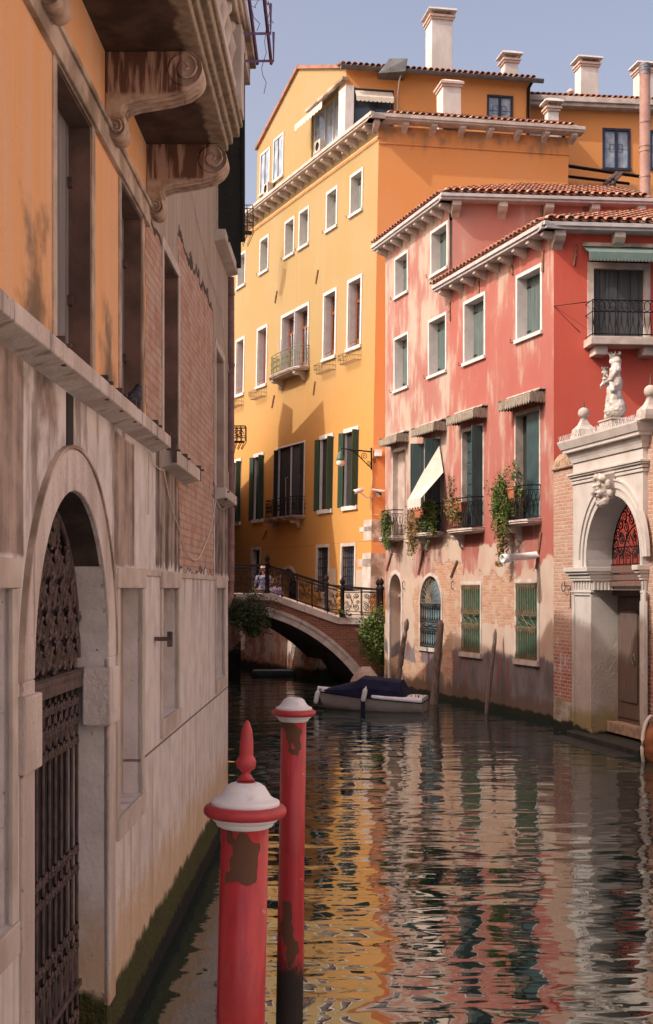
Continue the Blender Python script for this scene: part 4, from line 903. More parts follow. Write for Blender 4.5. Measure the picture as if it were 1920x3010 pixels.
wall(F1, 'facade', 'redf', RH, US, 0, -1.2, ZR, [inset(r) for r in wr]+[inset(ia), inset(ja), inset(kw), inset(lw)])
for r in wp: frame_win(F1, PH, 'window', r, .085, .34, 'shut_teal', proud=.025)
for r in wr: frame_win(F1, RH, 'window', r, .095, .34, 'shut_teal', proud=.025)
# ground openings
def lattice(P, F, a, b, c, e, mat='iron_gilt', y=-.05, bands=((.42, .58),), n=9):
    g = MB(); H = e-c; W_ = b-a
    for k in range(n):
        u = a+W_*(k+.5)/n; z0 = c
        for lo, hi in ((0, bands[0][0]), (bands[0][1], 1)):
            g.tube([(u, y, c+H*lo+.02), (u, y, c+H*hi-.02)], .011, 4)
            for zz, s in ((c+H*lo+.02, 1), (c+H*hi-.02, -1)):
                g.tube([(u-W_/n/2, y, zz), (u, y, zz+s*.16), (u+W_/n/2, y, zz)], .009, 4, False)
    for t in (0, bands[0][0], bands[0][1], 1): g.box(a, b, y-.012, y+.012, c+H*t-.014, c+H*t+.014)
    z0, z1 = c+H*bands[0][0], c+H*bands[0][1]
    for k in range(3): 
        x0, x1 = a+W_*k/3, a+W_*(k+1)/3
        g.tube([(x0, y, z0), (x1, y, z1)], .009, 4); g.tube([(x0, y, z1), (x1, y, z0)], .009, 4)
    for x0, x1 in ((a, b),): g.tube([(x0, y-.01, z0), (x1, y-.01, z1)], .009, 4); g.tube([(x0, y-.01, z1), (x1, y-.01, z0)], .009, 4)
    return g.build('grille', mat, P, F)
for r in (kw, lw):
    f = MB(); trim(f, r[0]+.10, r[1]-.10, r[2]+.02, r[3]-.12, .10, -.02, .2, .14); wn = f.build('window', 'stone', RH, F1)
    MB().box(r[0]+.1, r[1]-.1, .05, .08, r[2], r[3]-.1).build('shutter', 'shut_blue' if False else 'shut_gr2', wn, F1) if 'shut_gr2' in M else None
    if 'shut_gr2' not in M:
        M['shut_gr2'] = board_mat('mid_green_boards', (.03, .11, .075), (.022, .08, .055), 9, .6); MB().box(r[0]+.1, r[1]-.1, .05, .08, r[2], r[3]-.1).build('shutter', 'shut_gr2', wn, F1)
    lattice(wn, F1, r[0]+.10, r[1]-.10, r[2]+.03, r[3]-.13)
f = MB(); arch_ring(f, (aw[0]+aw[1])/2, AWN[3], rW, .10, -.02, .04); f.box(aw[0]-.1, aw[0], -.02, .04, aw[2], AWN[3]); f.box(aw[1], aw[1]+.1, -.02, .04, aw[2], AWN[3]); f.box(aw[0]-.1, aw[1]+.1, -.06, .15, aw[2]-.12, aw[2])
wn = f.build('window', 'stone', PH, F1); MB().box(aw[0], aw[1], .15, .18, aw[2], aw[3]).build('pane', simple('pale_blue_boards', (.16, .24, .28), .3, 3, .5), wn, F1)
lattice(wn, F1, aw[0]+.02, aw[1]-.02, aw[2]+.02, AWN[3]-.02, 'iron', -.02)
g = MB(); mu = (aw[0]+aw[1])/2
for k in range(13):
    a = R(8+k*13.6); rr = rW*.97; g.tube([(mu+.06*math.cos(a), -.02, AWN[3]+.04), (mu+rr*.55*math.cos(a), -.03, AWN[3]+rr*.72*math.sin(a)+.02), (mu+rr*.80*math.cos(a), -.02, AWN[3]+rr*.93*math.sin(a)), (mu+rr*.95*math.cos(a), -.02, AWN[3]+rr*.86*math.sin(a))], .011, 4, False)
g.tube([(x, -.03, z) for x, z in arc(mu, AWN[3]+.02, .13, 0, 180, 8)], .012, 4); g.box(aw[0], aw[1], -.03, -.01, AWN[3]-.02, AWN[3]+.015)
g.build('fan_grille', 'iron_gilt', wn, F1)
f = MB(); arch_ring(f, (dA_[0]+dA_[1])/2, DOOR[3], rA_, .13, -.025, .04); f.box(dA_[0]-.13, dA_[0], -.025, .04, -.3, DOOR[3]); f.box(dA_[1], dA_[1]+.13, -.025, .04, -.3, DOOR[3])
wn = f.build('water_door', 'stone', PH, F1); MB().box(dA_[0], dA_[1], .36, .4, -.3, dA_[3]).build('door', 'niche', wn, F1)
MB().box(dA_[0]-.02, dA_[1]+.02, .30, .36, 3.0, 3.1).build('lintel', 'stone', wn, F1)
# upper row with little wooden canopies, shutters, balconies
def canopy(P, F, px0, px1, pyb, out=.42, extra=.0):
    u0, zt = F.uv(px0, pyb); u1, _ = F.uv(px1, pyb); m = MB(); th = .03
    m.add([(u0, 0, zt+.02), (u1, 0, zt+.02), (u1, -out*.35, zt+.03), (u0, -out*.35, zt+.03), (u0, -out, zt-.10), (u1, -out, zt-.10)], [(0, 1, 2, 3), (3, 2, 5, 4)])
    m.add([(u0, 0, zt-.02), (u1, 0, zt-.02), (u1, -out, zt-.14), (u0, -out, zt-.14)], [(3, 2, 1, 0)])
    n = 14; dr = .26
    for k in range(n):
        a, b = u0+(u1-u0)*k/n, u0+(u1-u0)*(k+1)/n; m.prism([(a, zt-.09), (b, zt-.09), (b, zt-dr), (a*.5+b*.5, zt-dr-.075), (a, zt-dr)], -out-.012, -out)
    for u in (u0, u1):
        for k in range(5):
            a, b = -out*k/5, -out*(k+1)/5; m.prismx([(a, zt), (b, zt-.05), (b, zt-dr), ((a+b)/2, zt-dr-.05), (a, zt-dr)], u-.008, u+.008)
    MB().box(u0-.03, u1+.03, -out*.4, .01, zt+.035, zt+.07).build('capping', 'stone', P, F)
    return m.build('canopy', 'wood_can', P, F)
M['wood_can'] = simple('weathered_canopy_boards', (.30, .28, .22), .4, 5, .9, c2=(.15, .12, .10), sc=(9, 9, 1), bump=.01)
canopy(PH, F1, 1150, 1202, 1288); canopy(PH, F1, 1246, 1314, 1258); canopy(RH, F1, 1352, 1433, 1222); canopy(RH, F1, 1507, 1603, 1178)
for (P, r, st) in ((PH, ga, 0), (PH, ha, 1), (RH, ia, 2), (RH, ja, 3)):
    a, b, c, e = r; f = MB(); f.box(a, a+.07, -.02, .3, c, e); f.box(b-.07, b, -.02, .3, c, e); f.box(a, b, -.02, .3, e-.1, e)
    wn = f.build('window', 'stone', P, F1); MB().box(a+.05, b-.05, .28, .3, c, e).build('pane', 'dark', wn, F1); A, B = a+.07, b-.07
    if st == 0: MB().box(A, A+(B-A)*.55, .16, .19, c, e-.1).build('shutter', 'niche', wn, F1)
    if st == 1: leaf(wn, F1, a, 60, .40, c+.02, e-.08, 'shut_blue', -.02, -1); leaf(wn, F1, b, 100, .46, c+.02, e-.08, 'shut_blue', -.02, 1)
    if st == 2:
        leaf(wn, F1, B, 95, .48, c+.02, e-.06, 'shut_blue', .16, 1); o = MB()
        for k in range(9): o.box(A, A+(B-A)*.62, .14, .17, c+.05+k*(e-c-.1)/9, c+.03+(k+1)*(e-c-.1)/9)
        o.build('shutter', 'shut_blue2', wn, F1) if 'shut_blue2' in M else (M.__setitem__('shut_blue2', simple('teal_louvre', (.035, .072, .078), .25, 4, .45)), o.build('shutter', 'shut_blue2', wn, F1))
    if st == 3: MB().box(A, A+(B-A)*.42, .20, .23, c, e-.1).build('shutter', 'shut_black', wn, F1); MB().box(A+(B-A)*.42, B, .02, .05, c, e-.1).build('shutter', 'shut_blue2', wn, F1)
# striped shade slung out of the second window
a, b, c, e = ha; z1 = F1.uv(1290, 1300)[1]; m = MB(); zl = F1.uv(1200, 1466)[1]
z0 = zl+.05
v = []
for px_, py_, d_ in ((1290, 1302, -.06), (1303, 1388, -.06), (1238, 1462, -1.0), (1199, 1470, -1.0)):
    u_, z_ = F1.uv(px_, py_, d_); v.append((u_, d_, z_))
v[2] = (v[2][0], v[2][1], v[3][2]); z0 = v[3][2]-.13
m.add(v, [(0, 1, 2, 3)]); m.add([(x, y+.01, z-.01) for x, y, z in v], [(3, 2, 1, 0)])
n = 5
for k in range(n):
    s0, s1 = k/n, (k+1)/n; A0 = v[3][0]+(v[2][0]-v[3][0])*s0; A1 = v[3][0]+(v[2][0]-v[3][0])*s1; m.prism([(A0, z0+.13), (A1, z0+.13), (A1, z0-.1), ((A0+A1)/2, z0-.17), (A0, z0-.1)], -1.015, -1.0)
tag(m.build('awning', 'canvas', None, F1), 'cream fabric awning slung out from the second window of the pink house', 'awning'); WM['x'] = 0
bal_px = ((PH, 1138, 1186, 1579), (PH, 1239, 1303, 1567), (RH, 1343, 1424, 1556), (RH, 1511, 1591, 1531))
PLB = []
for P, x0, x1, y in bal_px:
    u0, z = F1.uv(x0+10, y+2); u1, _ = F1.uv(x1, y+2); PLB.append((u0, u1, z))
    balcony(P, F1, u0, u1, z, .42, None, .85, slab='stone', bow=.06, brackets=1, style='lyre', th=.14)
# iron ties
for P, q_ in ((PH, (1154, 1624, 1139, 1677)), (PH, (1247, 1619, 1232, 1689)), (RH, (1505, 758, 1509, 808)), (RH, (1409, 805, 1410, 860)), (PH, (1324, 890, 1325, 942)), (RH, (1599, 735, 1598, 798)), (RH, (1593, 1565, 1579, 1672)), (RH, (1347, 1648, 1328, 1697))): tie(P, F1, *q_, .035)
# hooks beside the arched openings
for x, y in ((1192, 1720), (1337, 1720)):
    u, z = F1.uv(x, y); m = MB(); m.tube([(u+.12*math.cos(t*.6+1), -.06, z+.12*math.sin(t*.6+1)) for t in range(8)], .012, 5); m.build('wall_hook', 'iron', PH, F1)
u, z = F1.uv(1600, 1630); 
M['wp'] = M['whiteplastic']; dp = MB(); dp.lathe([(.09, 0), (.09, .95), (.11, .95), (.11, 1.15), (.08, 1.15), (.08, 1.1)], 16, (u-.35, 0, z+.0), (.25, -1, -.10)); dp.build('drain_pipe', 'wp', RH, F1)
# side walls
CP = F1.W(F1.uv(1330, 1000)[0], 0, 0); PRS = Fr((CP.x, CP.y), (11, 1))
PSW = PRS.uv(1895, 590)[0]
wall(PRS, 'side_wall', 'pinkside', PH, 0, PSW, 8, ZP)
br = rect(RR, 1727, 1911, 760, 998)
RSW = 9.5
wall(RR, 'side_wall', 'redside', RH, 0, RSW, -1, ZR, [(br[0]+.05, br[1]-.05, br[2]+.02, br[3]-.05, 0)])
f = MB(); trim(f, br[0]+.15, br[1]-.15, br[2]+.02, br[3]-.24, .15, -.03, .14, .02, False); wn = f.build('window', 'stone', RH, RR)
A, B = br[0]+.15, br[1]-.15
for i in range(4):
    x0, x1 = A+(B-A)*i/4, A+(B-A)*(i+1)/4; m = MB(); m.box(x0+.008, x1-.008, .08, .12, br[2], br[3]-.24); m.box(x0+.03, x1-.03, .07, .08, br[2]+(br[3]-br[2])*.42, br[2]+(br[3]-br[2])*.42+.03); m.build('shutter', M.setdefault('shut_slate', board_mat('slate_shutter_boards', (.065, .075, .085), (.045, .05, .055), 4)), wn, RR)
x0, zs = RR.uv(1716, 1001); x1, _ = RR.uv(1926, 1001)
o = MB().box(x0, x1, -.62, .02, zs-.20, zs).build('balcony', 'stone', RH, RR, .015)
for u in (x0+.15, x1-.45): MB().box(u, u+.32, -.45, .02, zs-.42, zs-.20).build('bracket', 'stone', o, RR, .015)
g = MB(); zt_ = RR.uv(1716, 938)[1]+.0; h = .88
for zz in (zs+h, zs+h-.28, zs+.06): g.tube([(x0+.05, 0, zz), (x0+.05, -.57, zz), (x1-.05, -.57, zz), (x1-.05, 0, zz)], .014, 4, False)
n = 12
for i in range(n+1):
    u = x0+.05+(x1-x0-.1)*i/n
    if i % 4 == 0: g.tube([(u, -.57, zs), (u, -.57, zs+h)], .013, 4)
    if i < n:
        uc = u+(x1-x0)/n/2; wdt = (x1-x0)/n
        g.tube([(uc+wdt*.5*math.cos(t*.524), -.57, zs+h-.14+.12*math.sin(t*.524)) for t in range(13)], .009, 4, False)
        g.tube([(u, -.57, zs+h-.30), (u+wdt*.15, -.57, zs+.3), (uc, -.57, zs+.08), (u+wdt*.85, -.57, zs+.3), (u+wdt, -.57, zs+h-.30)], .009, 4, False)
g.tube([(x0, -.57, zs+h-.05), (x0-.75, 0, zs+h-.05), (x0-.1, 0, zs+.2)], .012, 4, False)
g.build('railing', 'iron', o, RR)
a0, za = RR.uv(1711, 724); scallop(RH, RR, a0, br[1]+.5, za, za-.28, .6, 0, simple('faded_green_canvas', (.10, .17, .15), .3, 5, .9, c2=(.14, .18, .17)), .22, 26)
MB().box(a0, br[1]+.5, -.12, .02, za-.02, za+.07).build('awning_box', 'stone_dirty', RH, RR)
tie(RH, RR, 1694, 720, 1687, 782, .03)
for q_ in ((1596, 593, 1589, 650), (1719, 595, 1718, 630)): tie(PH, PRS, *q_, .035)
# cornices, roofs
M['gut'] = simple('pale_grey_gutter', (.46, .45, .45), .2, 4, .6)
zR1 = F1.uv(1316, 832, -.42)[1]; zR2 = F1.uv(1611, 668, -.42)[1]; zR = (zR1+zR2)/2
cornice(RH, F1, US-.25, .42, zR, .42, .72, 'gut', h=.17, bh=.26, bw=.15, phase=.35); cornice(RH, RR, -.42, RSW, zR, .40, 1.42, 'gut', h=.17, bh=.40, bw=.26, phase=.5)
zP1 = F1.uv(1122, 722, -.42)[1]; zP2 = F1.uv(1318, 568, -.42)[1]; zP = (zP1+zP2)/2
cornice(PH, F1, UPL-.15, US+.42, zP, .42, .62, 'gut', h=.17, bh=.26, bw=.15, phase=.3); cornice(PH, PRS, -.42, PSW+.3, zP, .40, 1.32, 'gut', h=.17, bh=.42, bw=.24, phase=.5)
def hip(P, FL, FRt, u_left, u_right, z, pitch, len1, len2, ov=.42):
    """two tile slopes meeting at the hip over the corner of frames FL (left face) and FRt (right face)"""
    zc = z+.17; p = math.tan(R(pitch)); cs = math.cos(R(pitch))
    # right face slope
    up = Vector((-FRt.u.y, FRt.u.x, p)).normalized(); o = FRt.W(-ov, -ov, zc); nC = int((u_right+ov)/.24)
    tiles(P, o, FRt.u, up, nC, len2, 'roof', lambda s: (0, min(len2, s/cs*1.0+.05)))
    up = Vector((-FL.u.y, FL.u.x, p)).normalized(); o = FL.W(u_left-.1, -ov, zc); Lt = (0-u_left+.1)+ov; nC = int(Lt/.24)
    tiles(P, o, FL.u, up, nC, len1, 'roof', lambda s: (0, min(len1, (Lt-s)/cs*1.0+.05)))
hip(RH, F1, RR, US-.15, RSW, zR, 20, 3.0, 3.8)
F1P = Fr((CP.x, CP.y), (.3227, -1))
hip(PH, F1P, PRS, UPL-US-.1, PSW+.2, zP, 21, 2.4, 3.4)
# small raised roof patch over the red house's dormer
o = F1.W(F1.uv(1400, 800)[0], .25, zR+.62); up = Vector((-F1.u.y, F1.u.x, .12)).normalized(); tiles(RH, o, F1.u, up, 10, .9)
MB().box(F1.uv(1400, 800)[0]+.05, F1.uv(1400, 800)[0]+2.3, .4, 1.1, zR-.2, zR+.66).build('dormer', 'stone_dirty', RH, F1)
# closed backs
for P, A_, F_, u0_, u1_, z_, F2, w2_ in ((RH, 'redside', F1, US, 0, ZR, RR, RSW), (PH, 'pinkside', F1, UPL, US, ZP, PRS, PSW)):
    p0 = F_.W(u0_, 0.02, 0); p1 = F2.W(0, .02, 0); p2 = F2.W(w2_, .02, 0); bk = Vector((.4, 5.5, 0)); m = MB()
    q = [p2, p2+bk, p0+bk*.9+Vector((1.2, 0, 0)), p0]
    for x, y in zip(q[:-1], q[1:]): m.quad((x.x, x.y, -1), (y.x, y.y, -1), (y.x, y.y, z_), (x.x, x.y, z_))
    m.quad(*[(x.x, x.y, z_-.01) for x in (p0, p1, p2, p2+bk, p0+bk*.9+Vector((1.2, 0, 0)))])
    m.build('rear_wall', A_, P, None, 0, Matrix.Identity(4))

# ================================================================== GARDEN WALL with STONE PORTAL
m = Mt('pale_brick_wall', .9); med = m.noise(1.6, 6); pn = m.noise(6, 5)
bc, bf = m.brick((.38, .19, .125), (.42, .28, .205), (.45, .37, .31), .27, .085, .013); bc = m.mix(pn.step(.5, .75)*.45, bc, (.66, .47, .34))
bl, bf2 = m.brick((.30, .10, .075), (.40, .17, .12), (.46, .38, .33), .27, .085, .013); bl = m.mix(((med+pn)*.5).step(.52, .6)*.8, bl, (.50, .46, .46))
col = m.mix(((m.z*-1)+2.2+(med-.5)*.8).step(0, .5), bc, bl); st_ = m.mix(med.step(.4, .6), (.46, .42, .34), (.24, .19, .12)); col = m.mix(((m.z*-1)+.75+(med-.5)*.2).step(0, .05), col, st_)
col = m.mix(((m.z*-1)+.28+(med-.5)*.35).step(0, .08), col, (.018, .018, .012)); M['gbrick'] = m.done(col, bf*-1.0+pn*.8, .014)
m = Mt('portal_stone', .75); med = m.noise(2, 6); fn = m.noise(18, 5); st_ = m.noise(3, 5, (2, 2, .4))
col = m.mix(med.step(.4, .7), (.50, .47, .44), (.42, .385, .35)); col = m.mix(st_.step(.58, .8)*.4, col, (.50, .42, .34)); lowr = ((m.z*-1)+2.4+(med-.5)*2).step(0, .9); col = m.mix(lowr*fn.step(.35, .6)*.5, col, (.40, .32, .25))
col = m.mix(((m.z*-1)+.75+(med-.5)*.5).step(0, .3), col, (.30, .24, .12)); col = m.mix(((m.z*-1)+.25+(med-.5)*.3).step(0, .08), col, (.02, .02, .013)); M['portal'] = m.done(col, fn*(lowr+.15), .02)
O_ = PO
GW = thing('garden_wall', 'pale brick garden wall with rounded coping between the red house and the stone portal', 'wall', (6, 27, 0))
zcop = O_.uv(1632, 1382)[1]; uP0 = O_.uv(1697, 1700)[0]; uP1 = O_.uv(1904, 1700)[0]; pj = -.10
wall(O_, 'wall', 'gbrick', GW, 0, uP0+.1, -1.2, zcop); wall(O_, 'wall', 'gbrick', GW, uP1-.1, 15, -1.2, zcop+.3)
mb = MB(); mb.quad((0, .5, -1), (uP0, .5, -1), (uP0, .5, zcop+.2), (0, .5, zcop+.2)); mb.quad((uP1, .5, -1), (15, .5, -1), (15, .5, zcop+.2), (uP1, .5, zcop+.2)); mb.quad((uP0, .75, -1), (uP1, .75, -1), (uP1, .75, 3), (uP0, .75, 3)); mb.quad((0, 0, -1), (0, .5, -1), (0, .5, zcop), (0, 0, zcop)); mb.quad((uP1, .1, zcop+.3), (15, .1, zcop+.3), (15, .5, zcop+.2), (uP1, .5, zcop+.2)); mb.build('rear_wall', 'gbrick', GW, O_)
mb = MB(); mb.prismx([(.55, zcop-.02), (-.05, zcop-.02), (-.07, zcop+.03), (-.02, zcop+.05), (.0, zcop+.2), (.1, zcop+.33), (.25, zcop+.38), (.42, zcop+.32), (.55, zcop+.1)], -.02, uP0+.1)
for k in range(8): u = .12+k*.17; mb.prismx([(-.035, zcop+.05), (-.025, zcop+.2), (.09, zcop+.36), (.25, zcop+.41), (.25, zcop+.3), (.0, zcop+.05)], u, u+.10)
mb.build('coping', 'cop', GW, O_, .02) if 'cop' in M else (M.__setitem__('cop', simple('weathered_brick_coping', (.42, .30, .20), .35, 5, .9, c2=(.25, .17, .12), bump=.015)), mb.build('coping', 'cop', GW, O_, .02))
m = MB(); u, z = O_.uv(1671, 1722); m.tube([(u-.12, -.04, z+.1), (u, -.10, z), (u+.15, -.04, z+.0)], .014, 4); m.tube([(u-.05+.1*math.cos(t*.6+2), -.1, z-.03+.1*math.sin(t*.6+2)) for t in range(9)], .013, 4); m.tube([(u+.15, -.02, z), (u+.15, -.02, z-.5)], .01, 4); m.build('wall_hook', 'iron_rust', GW, O_)
PT = thing('portal', 'pale stone water portal with carved mask keystone, cornice and tall brown door', 'portal', tuple(O_.W(3.3, 0, 0)))
ar0, ar1 = O_.uv(1726, 1660, pj)[0], O_.uv(1885, 1660, pj)[0]; acx = (ar0+ar1)/2; arr = (ar1-ar0)/2; zapx = O_.uv(1805, 1457, pj)[1]; zsp = zapx-arr
zimp = O_.uv(1700, 1668, pj)[1]; zarch = O_.uv(1700, 1420, pj)[1]; ztop = O_.uv(1700, 1300, pj)[1]
jl = O_.uv(1741, 1900, pj)[0]; jr = O_.uv(1891, 1900, pj)[0]; DEP = .50
# spandrel body with arched opening
w_ = wall(O_, 'arch_wall', 'portal', PT, uP0, uP1, zimp, ztop, [(ar0, ar1, zimp-.5, zsp, DEP+.1, True)], d=pj)
mb = MB(); mb.box(uP0, jl, pj, DEP, -1.2, zimp); mb.build('pier', 'portal', PT, O_); mb = MB(); mb.box(jr, uP1+.0, pj, DEP, -1.2, zimp); mb.build('pier', 'portal', PT, O_)
mb = MB(); mb.quad((uP1, pj, zimp), (uP1, .5, zimp), (uP1, .5, ztop), (uP1, pj, ztop)); mb.quad((uP0, pj, zimp), (uP0, pj, ztop), (uP0, .5, ztop), (uP0, .5, zimp)); mb.quad((uP0, .5, zimp+2), (uP1, .5, zimp+2), (uP1, .5, ztop), (uP0, .5, ztop)); mb.build('pier', 'portal', PT, O_)
f = MB()
for r0, r1, pr in ((0, .05, .03), (.05, .14, .015), (.16, .20, .045), (.20, .30, .03), (.31, .35, .06)): arch_ring(f, acx, zsp, arr+r0, r1-r0, pj-pr, pj+.02, 32)
for s, e_ in ((ar0, -1), (ar1, 1)):
    for r0, r1, pr in ((0, .05, .03), (.05, .14, .015), (.16, .20, .045), (.20, .30, .03)):
        x0, x1 = sorted((s+e_*r0, s+e_*r1)); x0 = max(x0, uP0-.0); x1 = min(x1, uP1)
        if x1 > x0: f.box(x0, x1, pj-pr, pj+.02, zimp, zsp)
f.build('archivolt', 'portal', PT, O_)
# pilaster frames
for a, b in ((uP0, jl), (jr, uP1)):
    f = MB(); f.box(a, a+.11, pj-.03, pj+.01, .3, zimp-.5); f.box(b-.05, b, pj-.03, pj+.01, .3, zimp-.5); f.box(a+.13, a+.17, pj-.02, pj+.01, .6, zimp-.72); f.box(b-.11, b-.07, pj-.02, pj+.01, .6, zimp-.72); f.box(a, b, pj-.03, pj+.01, zimp-.62, zimp-.5)
    f.build('pilaster', 'portal', PT, O_, .008)
    f = MB(); e2 = b+.0
    for z0, z1, g_ in ((zimp-.10, zimp, .17), (zimp-.16, zimp-.10, .13), (zimp-.24, zimp-.16, .08), (zimp-.30, zimp-.24, .06), (zimp-.56, zimp-.52, .05)): f.box(a-g_, b+g_*(.55), pj-g_, DEP, z0, z1)
    for k in range(7):
        u = a+(b-a)*(k+.5)/7; f.box(u-.022, u+.022, pj-.035, pj, zimp-.52, zimp-.32)
        y = pj+(DEP-pj)*(k+.5)/7; f.box(b-.02, b+.03, y-.025, y+.025, zimp-.52, zimp-.32)
    f.build('capital', 'portal', PT, O_, .01)
# transom, door, steps
f = MB(); f.box(jl, jr, .30, DEP+.05, zimp-.14, zimp); f.box(jl, jr, .34, DEP+.05, zimp-.30, zimp-.16); f.box(jl, jr, .28, DEP+.05, zimp-.42, zimp-.32); f.box(jl, jr, .36, DEP+.05, zimp-.62, zimp-.42); f.build('transom', 'door', PT, O_, .015)
zdb = .42
d_ = MB().box(jl, jr, DEP, DEP+.06, zdb, zimp-.6).build('door', 'door', PT, O_)
mid = (jl+jr)/2
for a, b in ((jl+.12, mid-.04), (mid+.04, jr-.10)):
    f = MB(); f.box(a-.06, b+.06, DEP-.03, DEP, zdb+.1, zimp-.66); f.build('leaf', 'door', d_, O_, .01)
    f = MB(); P = [(a+.12, zdb+.45), (b-.12, zdb+.45), (b-.12, zimp-1.02), (b-.2, zimp-.92), (a+.2, zimp-.92), (a+.12, zimp-1.02)]; f.prism(P, DEP-.07, DEP-.03); f.build('panel', 'door', d_, O_, .025)
m = MB(); u = mid-.25; z = O_.uv(1836, 1943)[1]; m.tube([(u+.06*math.cos(t*.45), DEP-.10, z+.10*math.sin(t*.45)) for t in range(15)], .014, 5); m.ball((u, DEP-.09, z+.1), .03, 5); m.build('knocker', 'rail_green', d_, O_)
MB().box(jl, jr-.35, .22, DEP+.02, zdb-.22, zdb).build('threshold', 'cop', PT, O_, .01)
MB().box(uP0+.2, uP1+.3, -.35, .5, -.6, .14).build('step', 'wetstone', PT, O_, .02) if 'wetstone' in M else (M.__setitem__('wetstone', simple('wet_mossy_stone', (.045, .045, .04), .4, 4, .5)), MB().box(uP0+.2, uP1+.3, -.35, .5, -.6, .14).build('step', 'wetstone', PT, O_, .02))
MB().box(uP0+.1, uP1+.3, -.85, -.35, -.6, .02).build('step', 'wetstone', PT, O_, .02)
# entablature and big cornice
f = MB()
for z0, z1, g_ in ((zarch-.02, zarch+.04, .03), (zarch+.06, zarch+.13, .05), (zarch+.13, zarch+.17, .09), (zarch+.17, zarch+.22, .12)): f.box(uP0-g_, uP1+g_, pj-g_, .3, z0, z1)
f.build('entablature', 'portal', PT, O_, .008)
zc1 = O_.uv(1702, 1330, pj)[1]-.12; zc2 = O_.uv(1649, 1308, pj-.5)[1]
f = MB(); prof = [(pj-.03, zc1-.10), (pj-.05, zc1-.02), (pj-.10, zc1+.08), (pj-.11, zc1+.12), (pj-.18, zc1+.13), (pj-.18, zc1+.19), (pj-.21, zc1+.21), (pj-.27, zc1+.36), (pj-.27, zc1+.40), (.35, zc1+.42), (.35, zc1-.1)]
for i in range(len(prof)-3):
    y0, z0 = prof[i]; y1, z1 = prof[i+1]; g0, g1 = pj-y0, pj-y1
    f.add([(uP0-g0, y0, z0), (uP1+g0, y0, z0), (uP1+g1, y1, z1), (uP0-g1, y1, z1)], [(0, 1, 2, 3)]); f.add([(uP0-g0, y0, z0), (uP0-g1, y1, z1), (uP0-g1, .35, z1), (uP0-g0, .35, z0)], [(0, 1, 2, 3)]); f.add([(uP1+g0, y0, z0), (uP1+g0, .35, z0), (uP1+g1, .35, z1), (uP1+g1, y1, z1)], [(0, 1, 2, 3)])
g_ = .27; ztc = zc1+.40; f.quad((uP0-g_, pj-g_, ztc), (uP1+g_, pj-g_, ztc), (uP1+g_, .35, ztc+.02), (uP0-g_, .35, ztc+.02)); f.build('cornice', 'portal', PT, O_)
MB().box(uP0, uP1, pj+.0, .35, ztop-.05, ztc-.02).build('frieze', 'portal', PT, O_)
# spikes along the cornice
m = MB(); k = uP0-.22
while k < uP1+.3: m.tube([(k, pj-.22, ztc), (k+rnd.uniform(-.03, .03), pj-.24, ztc+.12)], .005, 3); m.tube([(k+.03, pj-.2, ztc), (k+.03+rnd.uniform(-.03, .03), pj-.24, ztc+.13)], .005, 3); k += .085
m.build('pigeon_spikes', 'whiteplastic', PT, O_)
def finial(px, pyb):
    u, zb = O_.uv(px, pyb, -.1); zb = ztc; T = O_.M @ Matrix.Translation((u, -.1, zb)) @ Matrix.Diagonal((.84, .84, .62, 1)); s = .98
    m = MB(); m.box(-.27*s, .27*s, -.27*s, .27*s, 0, .12); m.box(-.24*s, .24*s, -.24*s, .24*s, .12, .30)
    P = [(.24, .30), (.21, .36), (.13, .48), (.085, .60), (.06, .74)]
    for (r0, z0), (r1, z1) in zip(P[:-1], P[1:]):
        m.add([(sx*r*s, sy*r*s, z) for r, z in ((r0, z0), (r1, z1)) for sx, sy in ((-1, -1), (1, -1), (1, 1), (-1, 1))], [(i, (i+1) % 4, (i+1) % 4+4, i+4) for i in range(4)])
    fi = m.build('finial', 'stone_dirty2', PT, None, 0, T)
    MB().ball((0, 0, .90), .15, 10, (1, 1, 1.35)).build('ball', 'stone', fi, None, 0, T); MB().lathe([(.035, 1.04), (.028, 1.1), (.003, 1.46)], 6, (0, 0, 0)).build('spike', 'iron_rust', fi, None, 0, T)
M['stone_dirty2'] = simple('grey_carved_stone', (.55, .50, .45), .3, 5, .85, c2=(.36, .32, .28))
finial(1716, 1290); finial(1912, 1230)
# plinth of statue
uS, _ = O_.uv(1805, 1250, -.1)
T = O_.M @ Matrix.Translation((uS, -.08, ztc))
MB().box(-.36, .36, -.24, .30, 0, .10).box(-.30, .30, -.22, .25, .10, .18).box(-.32, .32, -.24, .27, .18, .22).build('plinth', 'stone', PT, None, .01, T)
